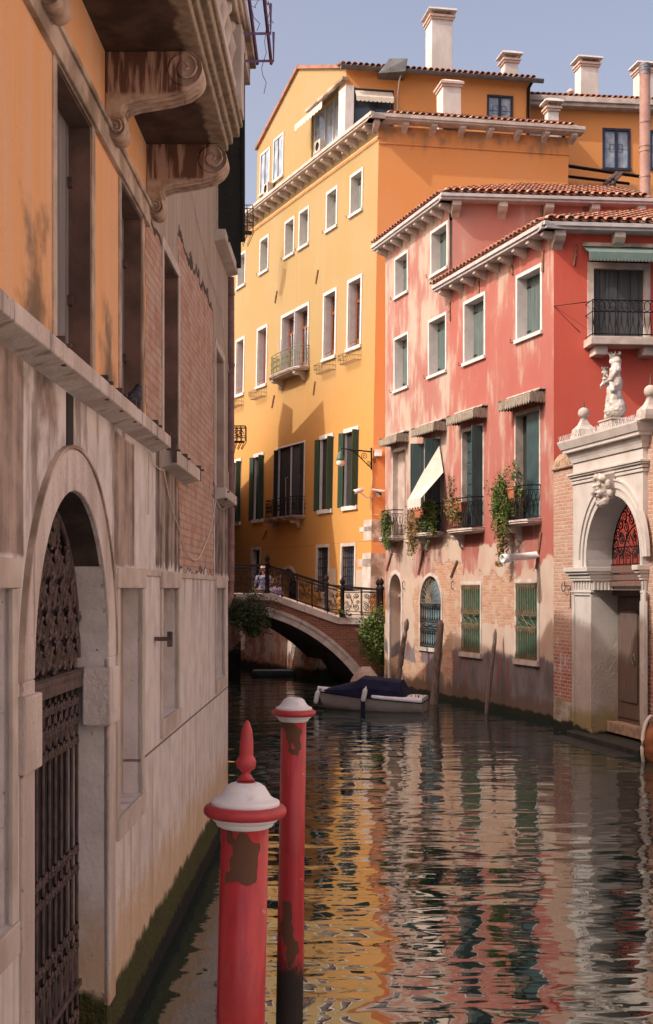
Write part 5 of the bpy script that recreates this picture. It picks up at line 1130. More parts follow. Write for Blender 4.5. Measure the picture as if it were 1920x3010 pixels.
# statue: draped woman with crown carrying a child
ST = T @ Matrix.Translation((0, 0, .22)) @ Matrix.Rotation(R(-20), 4, 'Z') @ Matrix.Diagonal((1.0, 1.0, .77, 1))
st = thing('statue', 'white stone statue of a crowned draped woman holding a child on the portal', 'statue', None, None, ST)
E_ = 'e'; body = [(E_, (0, 0, .20), (.24, .2, .24)), (E_, (.10, .03, .28), (.22, .2, .30)), (E_, (.02, -.02, .55), (.20, .17, .34)), (E_, (.09, .02, .50), (.15, .15, .34)), (E_, (-.02, -.02, .85), (.17, .15, .30)), (E_, (.08, .02, .95), (.16, .14, .26)), (E_, (.0, 0, 1.15), (.17, .13, .22)), (E_, (.02, 0, 1.32), (.19, .12, .12)),
        ('c', (-.02, 0, 1.38), (-.03, -.01, 1.50), .07, .06), (E_, (-.04, -.02, 1.58), (.082, .10, .115)), (E_, (.015, .03, 1.56), (.12, .11, .15)), ('c', (.03, .03, 1.5), (.14, .05, 1.3), .09, .07),
        ('c', (.17, 0, 1.28), (.20, -.10, 1.05), .065, .055), ('c', (.20, -.10, 1.05), (.02, -.2, .98), .055, .04), ('c', (-.15, 0, 1.28), (-.2, -.1, 1.08), .06, .055), ('c', (-.2, -.1, 1.08), (-.1, -.2, 1.12), .05, .04),
        ('c', (.1, .0, .95), (.2, -.05, .4), .08, .10), ('c', (-.08, -.1, .9), (-.14, -.12, .25), .05, .07), ('c', (.02, -.12, .9), (.05, -.16, .2), .04, .06), ('c', (.16, -.08, 1.0), (.24, -.06, .75), .05, .07),
        (E_, (-.12, -.1, .10), (.16, .12, .12)), (E_, (-.13, -.16, .24), (.07, .06, .07)), (E_, (-.2, -.06, .16), (.07, .06, .07)),
        (E_, (-.17, -.06, .66), (.06, .07, .05))]
sb_ = blobs('figure', 'statue', body, .018, ST, st, 2, .03, .05) if 'statue' in M else None
if sb_ is None:
    M['statue'] = simple('white_marble', (.56, .53, .50), .15, 5, .7, c2=(.34, .31, .28)); sb_ = blobs('figure', 'statue', body, .018, ST, st, 2, .03, .05)
child = [(E_, (-.17, -.16, 1.14), (.08, .08, .12)), (E_, (-.19, -.19, 1.32), (.062, .07, .075)), ('c', (-.18, -.2, 1.06), (-.23, -.26, .92), .045, .03), ('c', (-.14, -.2, 1.06), (-.1, -.28, .93), .045, .03), ('c', (-.2, -.2, 1.2), (-.27, -.22, 1.13), .03, .022), ('c', (-.14, -.2, 1.2), (-.04, -.2, 1.24), .03, .022)]
blobs('child', 'statue', child, .016, ST, st, 3, .02, .05)
def crown(c, r, h, n=9):
    m = MB(); m.lathe([(r, 0), (r*1.05, h*.25), (r*1.12, h*.6), (r*.98, h*.6), (r*.92, 0)], 18, c)
    for k in range(n): a = 6.2832*k/n; m.tube([(c[0]+r*1.1*math.cos(a), c[1]+r*1.1*math.sin(a), c[2]+h*.5), (c[0]+r*1.25*math.cos(a), c[1]+r*1.25*math.sin(a), c[2]+h)], [.02, .006], 4)
    m.build('crown', 'crown', st, None, 0, ST)
M['crown'] = simple('grey_metal_crown', (.22, .21, .19), .3, 20, .6)
crown((-.03, 0, 1.66), .10, .17); crown((-.19, -.19, 1.38), .055, .09, 7)
m = MB(); m.tube([(-.30-.06*math.sin(t*.31), -.1, .22+.055*t) for t in range(9)], [.02, .03, .034, .034, .03, .026, .02, .012, .004], 6); m.build('crescent', 'statue', st, None, 0, ST)
# carved mask keystone
uK, zK = O_.uv(1790, 1432, pj-.15); KT = O_.M @ Matrix.Translation((acx-.06, pj-.08, zapx+.16)) @ Matrix.Rotation(R(12), 4, 'X') @ Matrix.Diagonal((.84, .9, .84, 1))
face = [(E_, (0, -.10, .02), (.23, .22, .30)), (E_, (-.09, -.28, .06), (.07, .06, .06)), (E_, (.09, -.28, .06), (.07, .06, .06)), ('c', (0, -.30, .10), (0, -.40, -.04), .045, .06), ('c', (-.16, -.27, .14), (-.02, -.34, .12), .045, .035), ('c', (.16, -.27, .14), (.02, -.34, .12), .045, .035), (E_, (-.11, -.27, -.06), (.08, .08, .07)), (E_, (.11, -.27, -.06), (.08, .08, .07)),
        ('c', (-.09, -.31, -.13), (.09, -.31, -.13), .035, .035), ('c', (-.06, -.30, -.21), (.06, -.30, -.21), .03, .03), (E_, (0, -.24, -.32), (.13, .13, .12)), (E_, (-.1, -.18, -.3), (.1, .1, .12)), (E_, (.1, -.18, -.3), (.1, .1, .12)),
        (E_, (-.17, -.15, .27), (.10, .12, .10)), (E_, (.0, -.2, .31), (.11, .12, .09)), (E_, (.17, -.15, .27), (.10, .12, .10)), (E_, (-.25, -.08, .1), (.07, .08, .12)), (E_, (.25, -.08, .1), (.07, .08, .12)), (E_, (-.25, -.08, -.12), (.07, .07, .1)), (E_, (.25, -.08, -.12), (.07, .07, .1)), (E_, (-.09, -.2, .34), (.06, .07, .08)), (E_, (.1, -.2, .34), (.06, .07, .08))]
blobs('mask_keystone', 'stone_dirty2', face, .018, KT, PT, 2, .03, .05)
MB().prism([(-.2, -.28), (.2, -.28), (.27, .36), (-.27, .36)], -.14, .12).build('keystone', 'stone', PT, None, .015, KT)
# iron fanlight grille
g = MB(); gy = DEP-.02
for r_ in (arr*.97, arr*.55): g.tube([(x, gy, z) for x, z in arc(acx, zsp, r_, 180, 0, 28)], .02, 4, False)
for z in (zimp+.05, zimp+.42): g.box(ar0, ar1, gy-.012, gy+.012, z-.015, z+.015)
rg = random.Random(5)
for ri in range(2):
    nn = 9+ri*6
    for k in range(nn):
        a = R(180*(k+.5)/nn); rr = arr*(.68 if ri == 0 else .86); cx_, cz_ = acx+rr*math.cos(a), zsp+rr*math.sin(a)
        g.tube(spiral(cx_, cz_, .13, .02, a, 1.6*(1 if k % 2 else -1), gy-.01), .013, 4, False); g.tube(spiral(cx_, cz_, .12, .10, a+3, .5, gy-.01), .013, 4, False)
for k in range(9): a = R(18+18*k); g.tube([(acx+.1*math.cos(a), gy, zsp+.1*math.sin(a)), (acx+arr*.5*math.cos(a), gy, zsp+arr*.5*math.sin(a))], .013, 4)
for k in range(8): u = ar0+(ar1-ar0)*(k+.5)/8; g.tube([(u-.1, gy, zimp+.06), (u-.12, gy, zimp+.3), (u, gy, zimp+.4), (u+.12, gy, zimp+.3), (u+.1, gy, zimp+.06)], .012, 4, False); g.tube(spiral(u, zimp+.22, .08, .02, 0, 1.4, gy), .011, 4, False)
for k in range(8): u = ar0+(ar1-ar0)*(k+.5)/8; g.tube(spiral(u, zimp+.62, .12, .02, 1, 1.6, gy), .012, 4, False)
g.build('fanlight_grille', 'iron', PT, O_)

# ================================================================== BRIDGE
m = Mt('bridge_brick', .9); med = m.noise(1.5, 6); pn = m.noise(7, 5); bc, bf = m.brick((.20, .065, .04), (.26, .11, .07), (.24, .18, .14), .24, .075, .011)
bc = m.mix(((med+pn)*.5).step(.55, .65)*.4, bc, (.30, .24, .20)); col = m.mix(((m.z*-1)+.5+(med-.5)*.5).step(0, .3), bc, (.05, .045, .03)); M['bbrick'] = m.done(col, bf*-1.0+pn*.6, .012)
XC, ZC, RB = -3.6, -3.22, 5.79; YB0, YB1 = 44.0, 47.0
def zt(x): return 3.12 if x < -1.92 else (3.12+(2.30-3.12)*(x+1.92)/(.40+1.92) if x < .40 else 2.30-.012*(x-.4))
def zi(x): t = RB*RB-(x-XC)**2; return max(-1.2, ZC+math.sqrt(t)) if t > 0 else -1.2
BG = thing('bridge', 'humped brick canal bridge with pale stone coping and scrolled iron railing', 'bridge', (-1, 45.5, 0))
xs = [-8.6+10.3*i/60 for i in range(61)]+[1.95]; m = MB()
for a, b in zip(xs[:-1], xs[1:]):
    m.quad((a, YB0, zi(a)), (b, YB0, zi(b)), (b, YB0, zt(b)-.24), (a, YB0, zt(a)-.24)); m.quad((a, YB1, zi(a+1.3)), (b, YB1, zi(b+1.3)), (b, YB1, zt(b)-.24), (a, YB1, zt(a)-.24))
m.quad((1.95, YB0, -1.2), (1.95, YB1, -1.2), (1.95, YB1, 2.1), (1.95, YB0, 2.1))
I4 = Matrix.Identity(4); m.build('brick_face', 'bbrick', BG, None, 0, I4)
m = MB(); 
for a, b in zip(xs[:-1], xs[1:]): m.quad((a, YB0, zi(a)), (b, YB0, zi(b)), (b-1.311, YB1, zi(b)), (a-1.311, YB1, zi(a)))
m.build('vault', simple('dark_vault', (.05, .04, .035), .4, 3, .9, c2=(.02, .018, .016)), BG, None, 0, I4)  # vault underside coloured much darker than the brick face
# voussoirs
m = MB(); k = 0; a = 52.0
while a < 150:
    a0, a1 = R(180-a), R(180-a-3.9); P = []
    for aa in (a0, a1): pass
    for y0, r0, r1 in ((YB0-.05, RB-.02, RB+.20), (YB0-.09, RB+.20, RB+.30)):
        v = [(XC+r*math.cos(t), y, ZC+r*math.sin(t)) for y in (y0, YB0+.1) for t, r in ((R(a+.06), r0), (R(a+4.2), r0), (R(a+4.2), r1), (R(a+.06), r1))]
        m.add(v, [(0, 1, 2, 3), (4, 7, 6, 5), (0, 4, 5, 1), (1, 5, 6, 2), (2, 6, 7, 3), (3, 7, 4, 0)])
    a += 4.26
# the ring starts at the right springing
m2 = MB(); a = 34.2
while a < 149:
    for y0, r0, r1 in ((YB0-.05, RB-.03, RB+.19), (YB0-.09, RB+.19, RB+.30)):
        v = [(XC+r*math.cos(t), y, ZC+r*math.sin(t)) for y in (y0, YB0+.1) for t, r in ((R(a+.06), r0), (R(a+9.5), r0), (R(a+9.5), r1), (R(a+.06), r1))]
        n4 = 4; w1 = [(XC+r*math.cos(t), y, ZC+r*math.sin(t)) for y in (y0, YB0+.1) for r in (r0, r1) for t in [R(a+.06+9.44*i/n4) for i in range(n4+1)]]
        q = n4+1
        for i in range(n4):
            f4 = [w1[i], w1[i+1], w1[q+i+1], w1[q+i]]; b4 = [w1[2*q+i], w1[2*q+i+1], w1[3*q+i+1], w1[3*q+i]]
            m2.quad(*f4); m2.quad(f4[0], b4[0], b4[1], f4[1]); m2.quad(f4[3], f4[2], b4[2], b4[3])
        m2.quad(w1[0], w1[q], w1[3*q], w1[2*q])
    a += 9.58
m2.build('arch_stones', 'stone', BG, None, 0, I4)
for y0, y1 in ((YB0-.07, YB0+.28), (YB1-.28, YB1+.07)):
    for x0, x1 in ((-8.6, -3.3), (-3.29, -1.93), (-1.92, -.76), (-.75, .40), (.41, 1.97)):
        v = [(x, y, zt(x)+dz) for x in (x0, x1) for y in (y0, y1) for dz in (-.24, 0)]
        MB().add(v, [(0, 1, 3, 2), (4, 6, 7, 5), (0, 4, 5, 1), (2, 3, 7, 6), (0, 2, 6, 4), (1, 5, 7, 3)]).build('coping_stone', 'stone', BG, None, .015, I4)
m = MB()
for i in range(14):
    x = -1.92+2.32*i/14; z = zt(x)-.12-.03; m.box(x, x+.17, YB0+.2, YB1-.2, z-.5, z)
m.box(-8.6, -1.92, YB0+.2, YB1-.2, 2.6, 2.97); m.box(.40, 1.95, YB0+.2, YB1-.2, 1.7, 2.12); m.build('deck', 'stone', BG, None, 0, I4)
def rail(y, posts, w_):
    g = MB(); pr = MB(); H_ = 1.0
    prev = None
    for i in range(len(posts)-1):
        x0, x1 = posts[i], posts[i+1]; n = max(1, round((x1-x0)/.55)); g.tube([(x0, y, zt(x0)+H_-.02), (x1, y, zt(x1)+H_-.02)], .028, 4); g.tube([(x0, y, zt(x0)+H_-.14), (x1, y, zt(x1)+H_-.14)], .014, 4); g.tube([(x0, y, zt(x0)+.09), (x1, y, zt(x1)+.09)], .014, 4)
        for k in range(n+1):
            x = x0+(x1-x0)*k/n; g.tube([(x, y, zt(x)), (x, y, zt(x)+H_)], .016, 4)
            if k < n:
                dx = (x1-x0)/n; c = x+dx/2; z = zt(c)
                for s in (-1, 1):
                    g.tube(spiral(c+s*dx*.22, z+.74, .10, .02, R(90-s*90+180), s*1.6, y, 16), .010, 4, False); g.tube(spiral(c+s*dx*.22, z+.30, .12, .02, R(90-s*90+180), -s*1.6, y, 16), .010, 4, False)
                    g.tube([(c+s*dx*.10, y, z+.70), (c+s*.01, y, z+.52), (c+s*dx*.08, y, z+.34)], .009, 4, False); g.tube(spiral(c+s*dx*.3, z+.5, .07, .015, 0, s*1.3, y, 12), .009, 4, False)
    r_ = g.build('railing', 'iron', BG, None, 0, I4)
    for x in posts:
        MB().lathe([(.10, 0), (.10, .12), (.075, .16), (.07, .95), (.10, 1.0), (.10, 1.06), (.05, 1.1), (.04, 1.13), (.075, 1.17), (.095, 1.24), (.075, 1.31), (.03, 1.35), (.01, 1.40)], 14, (x, y, zt(x)-.02)).build('post', 'iron', r_, None, 0, I4)
rail(YB0+.10, [-5.0, -2.05, .55, 1.90], 1); rail(YB1-.1, [-5.0, -2.2, .0, 1.9], 1)
# paved street behind the bridge landing and the quay along the yellow house
m = Mt('quay_wall', .9); med = m.noise(1.5, 6); bc, bf = m.brick((.34, .12, .08), (.40, .2, .13), (.40, .32, .27)); col = m.mix(med.step(.45, .55), bc, (.52, .42, .36)); col = m.mix(((m.z*-1)+.45+(med-.5)*.5).step(0, .2), col, (.03, .03, .022)); M['quay'] = m.done(col, bf*-1, .012)
mb = MB(); mb.box(-22, .3, -2.1, -.02, -1.2, 1.82)
for k in range(9): mb.box(-1.5-k*1.7, -1.32-k*1.7, -2.13, -2.1, -.2, 1.8)
o = mb.build('quay', 'quay', None, YEL); o['kind'] = 'structure'
o = MB().box(1.97, 9, 42.9, 49, -1, 2.10).build('pavement', 'stone_dirty'); o['kind'] = 'structure'
o = MB().box(-9, -8.62, 43.4, 47.6, -1, 2.9).build('pavement', 'stone_dirty'); o['kind'] = 'structure'

# ================================================================== PEOPLE on the bridge
M['skin'] = simple('skin', (.48, .26, .18), .1, 9, .6); M['shirt'] = simple('blue_patterned_shirt', (.62, .66, .74), .1, 26, .9, c2=(.08, .16, .45)); M['shirt2'] = simple('blue_flowered_top', (.56, .50, .52), .1, 22, .9, c2=(.10, .10, .30)); M['trouser'] = simple('beige_trousers', (.30, .24, .19), .2, 6)
def seated(label, loc, rot, shirt, hat):
    T = Matrix.Translation(Vector(loc)) @ Matrix.Rotation(rot, 4, 'Z')
    p = thing('person', label, 'person', None, 'two people sitting on the bridge', T)
    h = []
    for s in (-1, 1):
        hx, hy, hz = s*.22, -.34, .52
        for k in range(4): h.append(('c', (hx+(-.03+.02*k), hy-.06, hz), (hx+(-.03+.02*k), hy-.12+.006*abs(k-1), hz-.035-.003*k), .009, .008))
        h.append(('c', (hx-s*.035, hy-.02, hz), (hx-s*.055, hy-.065, hz-.01), .011, .009)); h.append(('e', (hx, hy-.03, hz), (.042, .05, .02)))
        h += [('c', (s*.20, 0, .93), (s*.27, -.08, .66), .055, .042), ('c', (s*.27, -.08, .66), (hx, hy, hz), .042, .028), ('c', (s*.10, 0, .44), (s*.14, -.42, .46), .085, .062), ('c', (s*.14, -.42, .46), (s*.14, -.48, .06), .058, .04), ('c', (s*.14, -.45, .04), (s*.15, -.66, .03), .04, .03)]
    body = h+[('e', (0, 0, .50), (.18, .13, .13)), ('e', (0, 0, .68), (.16, .11, .17)), ('e', (0, .01, .86), (.19, .11, .13)), ('c', (0, 0, .95), (0, -.02, 1.06), .055, .05), ('e', (0, -.02, 1.17), (.078, .095, .115)), ('e', (0, -.115, 1.155), (.014, .02, .02)), ('e', (.078, 0, 1.16), (.012, .02, .03)), ('e', (-.078, 0, 1.16), (.012, .02, .03)), ('e', (0, -.10, 1.10), (.04, .02, .022))]
    blobs('body', 'skin', body, .011, T, p, 2)
    blobs('shirt', shirt, [('e', (0, 0, .53), (.20, .15, .13)), ('e', (0, 0, .68), (.185, .135, .17)), ('e', (0, .01, .87), (.215, .135, .12))]+[('c', (s*.20, 0, .92), (s*.25, -.05, .74), .078, .068) for s in (-1, 1)], .018, T, p, 2)
    blobs('trousers', 'trouser', [('e', (0, 0, .45), (.195, .15, .12))]+[('c', (s*.10, 0, .44), (s*.14, -.42, .46), .10, .078) for s in (-1, 1)]+[('c', (s*.14, -.42, .46), (s*.14, -.47, .16), .074, .06) for s in (-1, 1)], .018, T, p, 2)
    m = MB(); m.ball((.03, -.103, 1.185), .011, 4).ball((-.03, -.103, 1.185), .011, 4); m.build('eyes', 'dark', p, None, 0, T)
    if hat: MB().lathe([(.15, 1.22), (.155, 1.225), (.10, 1.235), (.09, 1.30), (.07, 1.33), (.01, 1.335)], 20, (0, -.02, 0)).build('hat', 'canvas', p, None, 0, T)
    else: blobs('hair', 'wood', [('e', (0, .01, 1.21), (.09, .10, .10)), ('e', (0, .05, 1.12), (.075, .06, .1))], .014, T, p, 2)
seated('person with pale sun hat and blue patterned shirt sitting on the bridge', (at(775, 1700, 45.1).x, 45.1, 2.78), R(200), 'shirt', True)
seated('bareheaded person in flowered top sitting lower on the bridge beside the hat wearer', (at(815, 1700, 44.9).x-.1, 44.9, 2.36), R(170), 'shirt2', False)

# ================================================================== PLANTS
def bush(name, label, cat, c, blobs_, n, leafsize, mat, group=None, seed=1, stems=True, hang=0, stemmat='wood', fat=1.0):
    rg = random.Random(seed); t = thing(name, label, cat, c, group); m = MB(); sm = MB(); T = Matrix.Identity(4)
    for (ox, oy, oz, rx, ry, rz, wgt) in blobs_:
        rx, rz = rx*fat, rz*fat
        cc = Vector(c)+Vector((ox, oy, oz)); k = int(n*wgt)
        sub = [Vector((rg.gauss(0, .5)*rx, rg.gauss(0, .5)*ry, rg.gauss(0, .5)*rz)) for _ in range(max(3, k//28))]
        for s in sub:
            if stems:
                mid = (s*.5)+Vector((rg.uniform(-.05, .05), 0, .06)); sm.tube([Vector(c)+Vector((ox*.2, oy*.3, oz*.2)), cc+mid, cc+s], [.012, .008, .004], 3, False)
        for i in range(k):
            s = rg.choice(sub); p = cc+s+Vector((rg.gauss(0, .16)*rx, rg.gauss(0, .16)*ry, rg.gauss(0, .18)*rz-(abs(rg.gauss(0, hang)) if hang else 0)))
            a = Vector((rg.gauss(0, 1), rg.gauss(0, 1), rg.gauss(0, .8))).normalized(); b = a.cross(Vector((rg.gauss(0, 1), rg.gauss(0, 1), rg.gauss(0, 1)))).normalized(); L_ = leafsize*rg.uniform(.6, 1.3)
            m.add([p, p+a*L_*.5+b*L_*.28, p+a*L_, p+a*L_*.5-b*L_*.28], [(0, 1, 2, 3)])
    m.build('foliage', mat, t, None, 0, T)
    if stems: sm.build('stems', stemmat, t, None, 0, T)
    return t
c = at(725, 1770, 43.9); bush('bush', 'dark green bush hanging from the left of the bridge coping', 'bush', (c.x, 43.85, c.z), [(0, -.12, -.2, .75, .28, .55, 1), (-.6, -.1, -.1, .4, .25, .4, .5), (.35, -.15, -.55, .35, .22, .4, .5), (.1, -.15, -.75, .3, .2, .35, .3)], 3000, .09, 'leaf_dark', seed=2, hang=.15)
c = at(1108, 1830, 43.8); bush('bush', 'bright green bush hanging over the right end of the bridge wall', 'bush', (c.x, 43.8, c.z), [(0, -.1, -.15, .42, .28, .50, 1), (.1, -.15, -.65, .40, .26, .42, .8), (-.25, -.1, -.3, .3, .2, .4, .4), (.2, -.12, -1.05, .22, .2, .4, .35)], 3200, .085, 'leaf', seed=3, hang=.12, fat=1.15)
c = at(1000, 1800, 43.9); bush('weed_tuft', 'small green weed tuft growing from the bridge coping by the middle post', 'weed', (c.x, 43.9, c.z), [(0, 0, 0, .28, .12, .12, 1)], 260, .07, 'leaf_dark', seed=4)
# potted plants on the balconies of pink and red houses
def fpos(F, a, d, z): v = F.W(a, d, z); return (v.x, v.y, v.z)
def trough(u, z, w_, label, mat='terra'):
    t = thing('flower_trough', label, 'flower trough', fpos(F1, u, -.3, z), 'terracotta troughs on the balconies', F1.M @ Matrix.Translation((u, -.3, z)))
    m = MB(); a = w_/2; v = [(sx*(a-.04), sy*.08, 0) for sx, sy in ((-1, -1), (1, -1), (1, 1), (-1, 1))]+[(sx*a, sy*.11, .24) for sx, sy in ((-1, -1), (1, -1), (1, 1), (-1, 1))]
    m.add(v, [(3, 2, 1, 0)]+[(i, (i+1) % 4, (i+1) % 4+4, i+4) for i in range(4)]); m.build('body', mat, t, None, .01, WM[t.name]); 
    MB().box(-a-.02, a+.02, -.13, .13, .23, .28).build('rim', mat, t, None, .008, WM[t.name]); MB().box(-a+.03, a-.03, -.10, .10, .275, .285).build('soil', 'dark', t, None, 0, WM[t.name])
G = 'potted plants spilling over the balconies'
specs = [(0, -.15, 'yellow green plant growing on the leftmost balcony of the pink house', 'leaf', [(.2, -.1, .1, .22, .15, .42, 1), (.45, -.15, -.25, .3, .15, .35, .6)], 700, 11),
         (1, -.25, 'reddish trailing plant left of the second balcony of the pink house', 'leaf_red', [(-.55, -.1, .0, .42, .16, .5, 1), (-.2, -.1, -.15, .3, .16, .3, .5), (-.6, -.1, -.4, .3, .14, .3, .4)], 900, 12),
         (1, .5, 'bright green leafy plant at the right end of the second balcony', 'leaf', [(.15, -.15, .25, .35, .18, .45, 1), (.4, -.15, -.05, .3, .16, .35, .5)], 800, 13),
         (2, -.45, 'yellow green plant with bare twigs on the first red house balcony', 'leaf_red', [(-.05, -.1, .35, .42, .18, .38, 1), (.3, -.12, .15, .35, .18, .3, .6), (-.1, -.1, .95, .12, .1, .35, .15)], 800, 14),
         (3, -.45, 'large trailing plant with reddish tips left of the rightmost balcony', 'leaf', [(-.25, -.15, .45, .40, .2, .40, 1), (-.65, -.1, .15, .25, .15, .4, .5), (.0, -.12, -.1, .3, .16, .45, .6)], 1200, 15),
         (3, -.75, 'reddish creeper hanging down the wall below the rightmost balcony', 'leaf_red', [(-.3, -.06, -.2, .28, .08, .6, 1), (-.1, -.05, -.75, .2, .07, .4, .5), (-.2, -.05, -1.15, .18, .07, .2, .25)], 800, 16),
         (3, .1, 'small upright plant in the clay pot of the rightmost balcony', 'leaf', [(-.1, -.02, .75, .16, .12, .38, 1), (.15, 0, .55, .1, .1, .2, .3)], 260, 17)]
for i, du, lab, mt, bl, n, sd in specs:
    u0, u1, z = PLB[i]; um = (u0+u1)/2+du
    uu = F1.u; bl2 = [(a*uu.x+b*F1.i.x, a*uu.y+b*F1.i.y, cz, max(rx*abs(uu.x), ry*.8)+.02, rx*abs(uu.y), rz, w_) for a, b, cz, rx, ry, rz, w_ in bl]
    bush('balcony_plant', lab, 'plant', fpos(F1, um, -.30, z+.22), bl2, int(n*1.5), .068, mt, G, sd, fat=1.08)
for i, du, w_, lab in ((1, -.25, .75, 'long terracotta trough on the second balcony from the left'), (2, -.2, .7, 'terracotta trough half hidden by leaves on the first red house balcony'), (3, -.25, .4, 'small terracotta pot on the rightmost red house balcony')):
    u0, u1, z = PLB[i]; trough((u0+u1)/2+du, z+.01+(.55 if i == 3 else .45), w_, lab)

# ================================================================== BOATS
def loft(m, secs, close=True, sm=True):
    n = len(secs[0]); v = [p for s in secs for p in s]; f = [(i*n+k, i*n+k+1, (i+1)*n+k+1, (i+1)*n+k) for i in range(len(secs)-1) for k in range(n-1)]
    m.add(v, f, sm)
    if close: m.add(secs[-1], [tuple(range(n))]); m.add(secs[0], [tuple(range(n))])
bx0, bx1 = at(945, 2040, 35.2), at(1250, 2050, 33.8)
BT = Matrix.Translation(((bx0.x+bx1.x)/2+.02, 34.55, 0)) @ Matrix.Rotation(R(-12), 4, 'Z')
bt = thing('motorboat', 'small white motorboat under a navy blue canvas cover moored by the bridge', 'motorboat', None, None, BT)
HL = 1.42; M['hull'] = simple('beige_hull_gelcoat', (.46, .43, .41), .15, 3, .35, .5, 0, c2=(.38, .35, .33)); M['gel'] = simple('white_gelcoat', (.74, .75, .76), .08, 3, .3, .5, 0); M['rub'] = simple('navy_rubbing_strake', (.012, .014, .035), .2)
def bp(t):   # half beam, sheer, chine height along t 0 bow..1 stern
    hb = .66*math.sin(min(1, t*1.35+.04)*math.pi/2)**.8; return hb, .53-.18*t+.05*(1-t)**2, .14+.22*(1-t)**3
secs = []; up = []; st_ = []
for i in range(25):
    t = i/24; hb, sh, ch = bp(t); x = -HL+2*HL*t+(-.10*(1-t)); xs_ = x-.0
    secs.append([(x, -hb, sh-.07), (x+.03*(1-t), -hb*.93, ch+.08), (x+.1*(1-t), -hb*.80, ch-.12), (x+.18*(1-t), 0, -.22+.25*(1-t)**4), (x+.1*(1-t), hb*.80, ch-.12), (x+.03*(1-t), hb*.93, ch+.08), (x, hb, sh-.08)])
    up.append([(x, -hb-.005, sh-.09), (x, -hb-.025, sh-.05), (x, -hb-.01, sh+.02), (x, -hb*.80, sh+.035), (x, 0, sh+.05), (x, hb*.80, sh+.035), (x, hb+.01, sh+.02), (x, hb+.025, sh-.05), (x, hb+.005, sh-.09)])
    st_.append((x, -hb-.02, sh-.085))
m = MB(); loft(m, secs); m.build('hull', 'hull', bt, None, 0, BT)
m = MB(); loft(m, up); m.build('deck', 'gel', bt, None, 0, BT)
m = MB(); m.tube(st_, .018, 6); m.tube([(x, -y, z) for x, y, z in st_], .018, 6); m.tube([st_[-1], (st_[-1][0], -st_[-1][1], st_[-1][2])], .018, 6); m.build('rubbing_strake', 'rub', bt, None, 0, BT)
m = MB(); cs = []
prof = [(-1.38, .58, .14, .04), (-1.10, .58, .42, .09), (-.78, .56, .55, .20), (-.45, .53, .58, .34), (-.25, .52, .60, .50), (.0, .50, .62, .52), (.45, .48, .62, .51), (.80, .47, .60, .50), (.98, .46, .58, .15), (1.03, .46, .57, .02)]
for x, zb, hb, hh in prof:
    zb = zb-.06-.045*(x+1.3); hh *= .98; hb *= 1.05
    cs.append([(x, -hb, zb-.02), (x+.005, -hb*.97, zb+hh*.5), (x, -hb*.72, zb+hh*.95), (x, -hb*.3, zb+hh*1.0+.01), (x, hb*.3, zb+hh+.01), (x, hb*.72, zb+hh*.95), (x, hb*.97, zb+hh*.5), (x, hb, zb-.02)])
loft(m, cs, True, False); cv = m.build('canvas_cover', 'navy', bt, None, 0, BT)
bp_ = bpy.data.textures.new('folds', 'CLOUDS'); bp_.noise_scale = .25; k = cv.modifiers.new('s', 'SUBSURF'); k.levels = k.render_levels = 3; k.subdivision_type = 'SIMPLE'; k = cv.modifiers.new('folds', 'DISPLACE'); k.texture = bp_; k.strength = .05; k.texture_coords = 'LOCAL'
def fender(x, y, z, lab):
    T = BT @ Matrix.Translation((x, y, z)) @ Matrix.Rotation(R(12), 4, 'Y'); m = MB(); m.lathe([(.01, -.20), (.05, -.185), (.068, -.14), (.068, .10), (.05, .15), (.02, .17), (.015, .22)], 14); o = m.build('fender', 'gel', bt, None, 0, T)
fender(-1.50, -.25, .36, ''); fender(-.10, -.74, .48, '')
m = MB(); m.tube([(-.1, -.72, .65), (-.1, -.60, .62)], .012, 4); m.build('rope', 'rub', bt, None, 0, BT); m = MB(); m.tube([(-1.3, -.1, .58), (-1.45, -.2, .55), (-1.75, -.15, .35), (-1.95, -.1, .0)], .014, 4); m.build('rope', 'rub', bt, None, 0, BT)
m = MB()
for x in (.62, 1.12): m.tube([(x, -.5, .42), (x, -.5, .50), (x+.12, -.5, .50), (x+.12, -.5, .42)], .012, 4)
m.tube([(1.3, -.4, .38), (1.3, -.4, .46)], .02, 5); m.tube([(1.3, .4, .38), (1.3, .4, .46)], .02, 5); m.build('cleat', 'iron', bt, None, 0, BT)
MB().box(-.20, -.08, -.76, -.71, -.1, .33).build('hanging_cloth', 'navy', bt, None, .01, BT)
# tarpaulin boat behind
c = at(1072, 2000, 37.5); TT = Matrix.Translation((c.x, 37.6, 0)) @ Matrix.Rotation(R(-72), 4, 'Z') @ Matrix.Diagonal((.66, .62, 1.05, 1))
t2 = thing('covered_boat', 'small boat with a rounded pinkish beige tarpaulin behind the navy covered motorboat', 'boat', None, None, TT)
m = MB(); loft(m, [[(x, -hb, .42), (x, -hb*.8, .1), (x, 0, -.15), (x, hb*.8, .1), (x, hb, .42)] for x, hb in ((-1.4, .05), (-.9, .38), (0, .55), (.9, .5), (1.2, .42))]); m.build('hull', 'hull', t2, None, 0, TT)
m = MB(); loft(m, [[(x, -hb, .40), (x, -hb*.9, .40+h_*.6), (x, -hb*.4, .40+h_), (x, hb*.4, .40+h_), (x, hb*.9, .40+h_*.6), (x, hb, .40)] for x, hb, h_ in ((-1.35, .05, .05), (-.9, .4, .22), (-.3, .52, .45), (.2, .55, .55), (.7, .52, .42), (1.2, .44, .06))], True, True); cv = m.build('tarpaulin', simple('pinkish_tarpaulin', (.50, .37, .31), .25, 4, .9, bump=.02), t2, None, 0, TT)
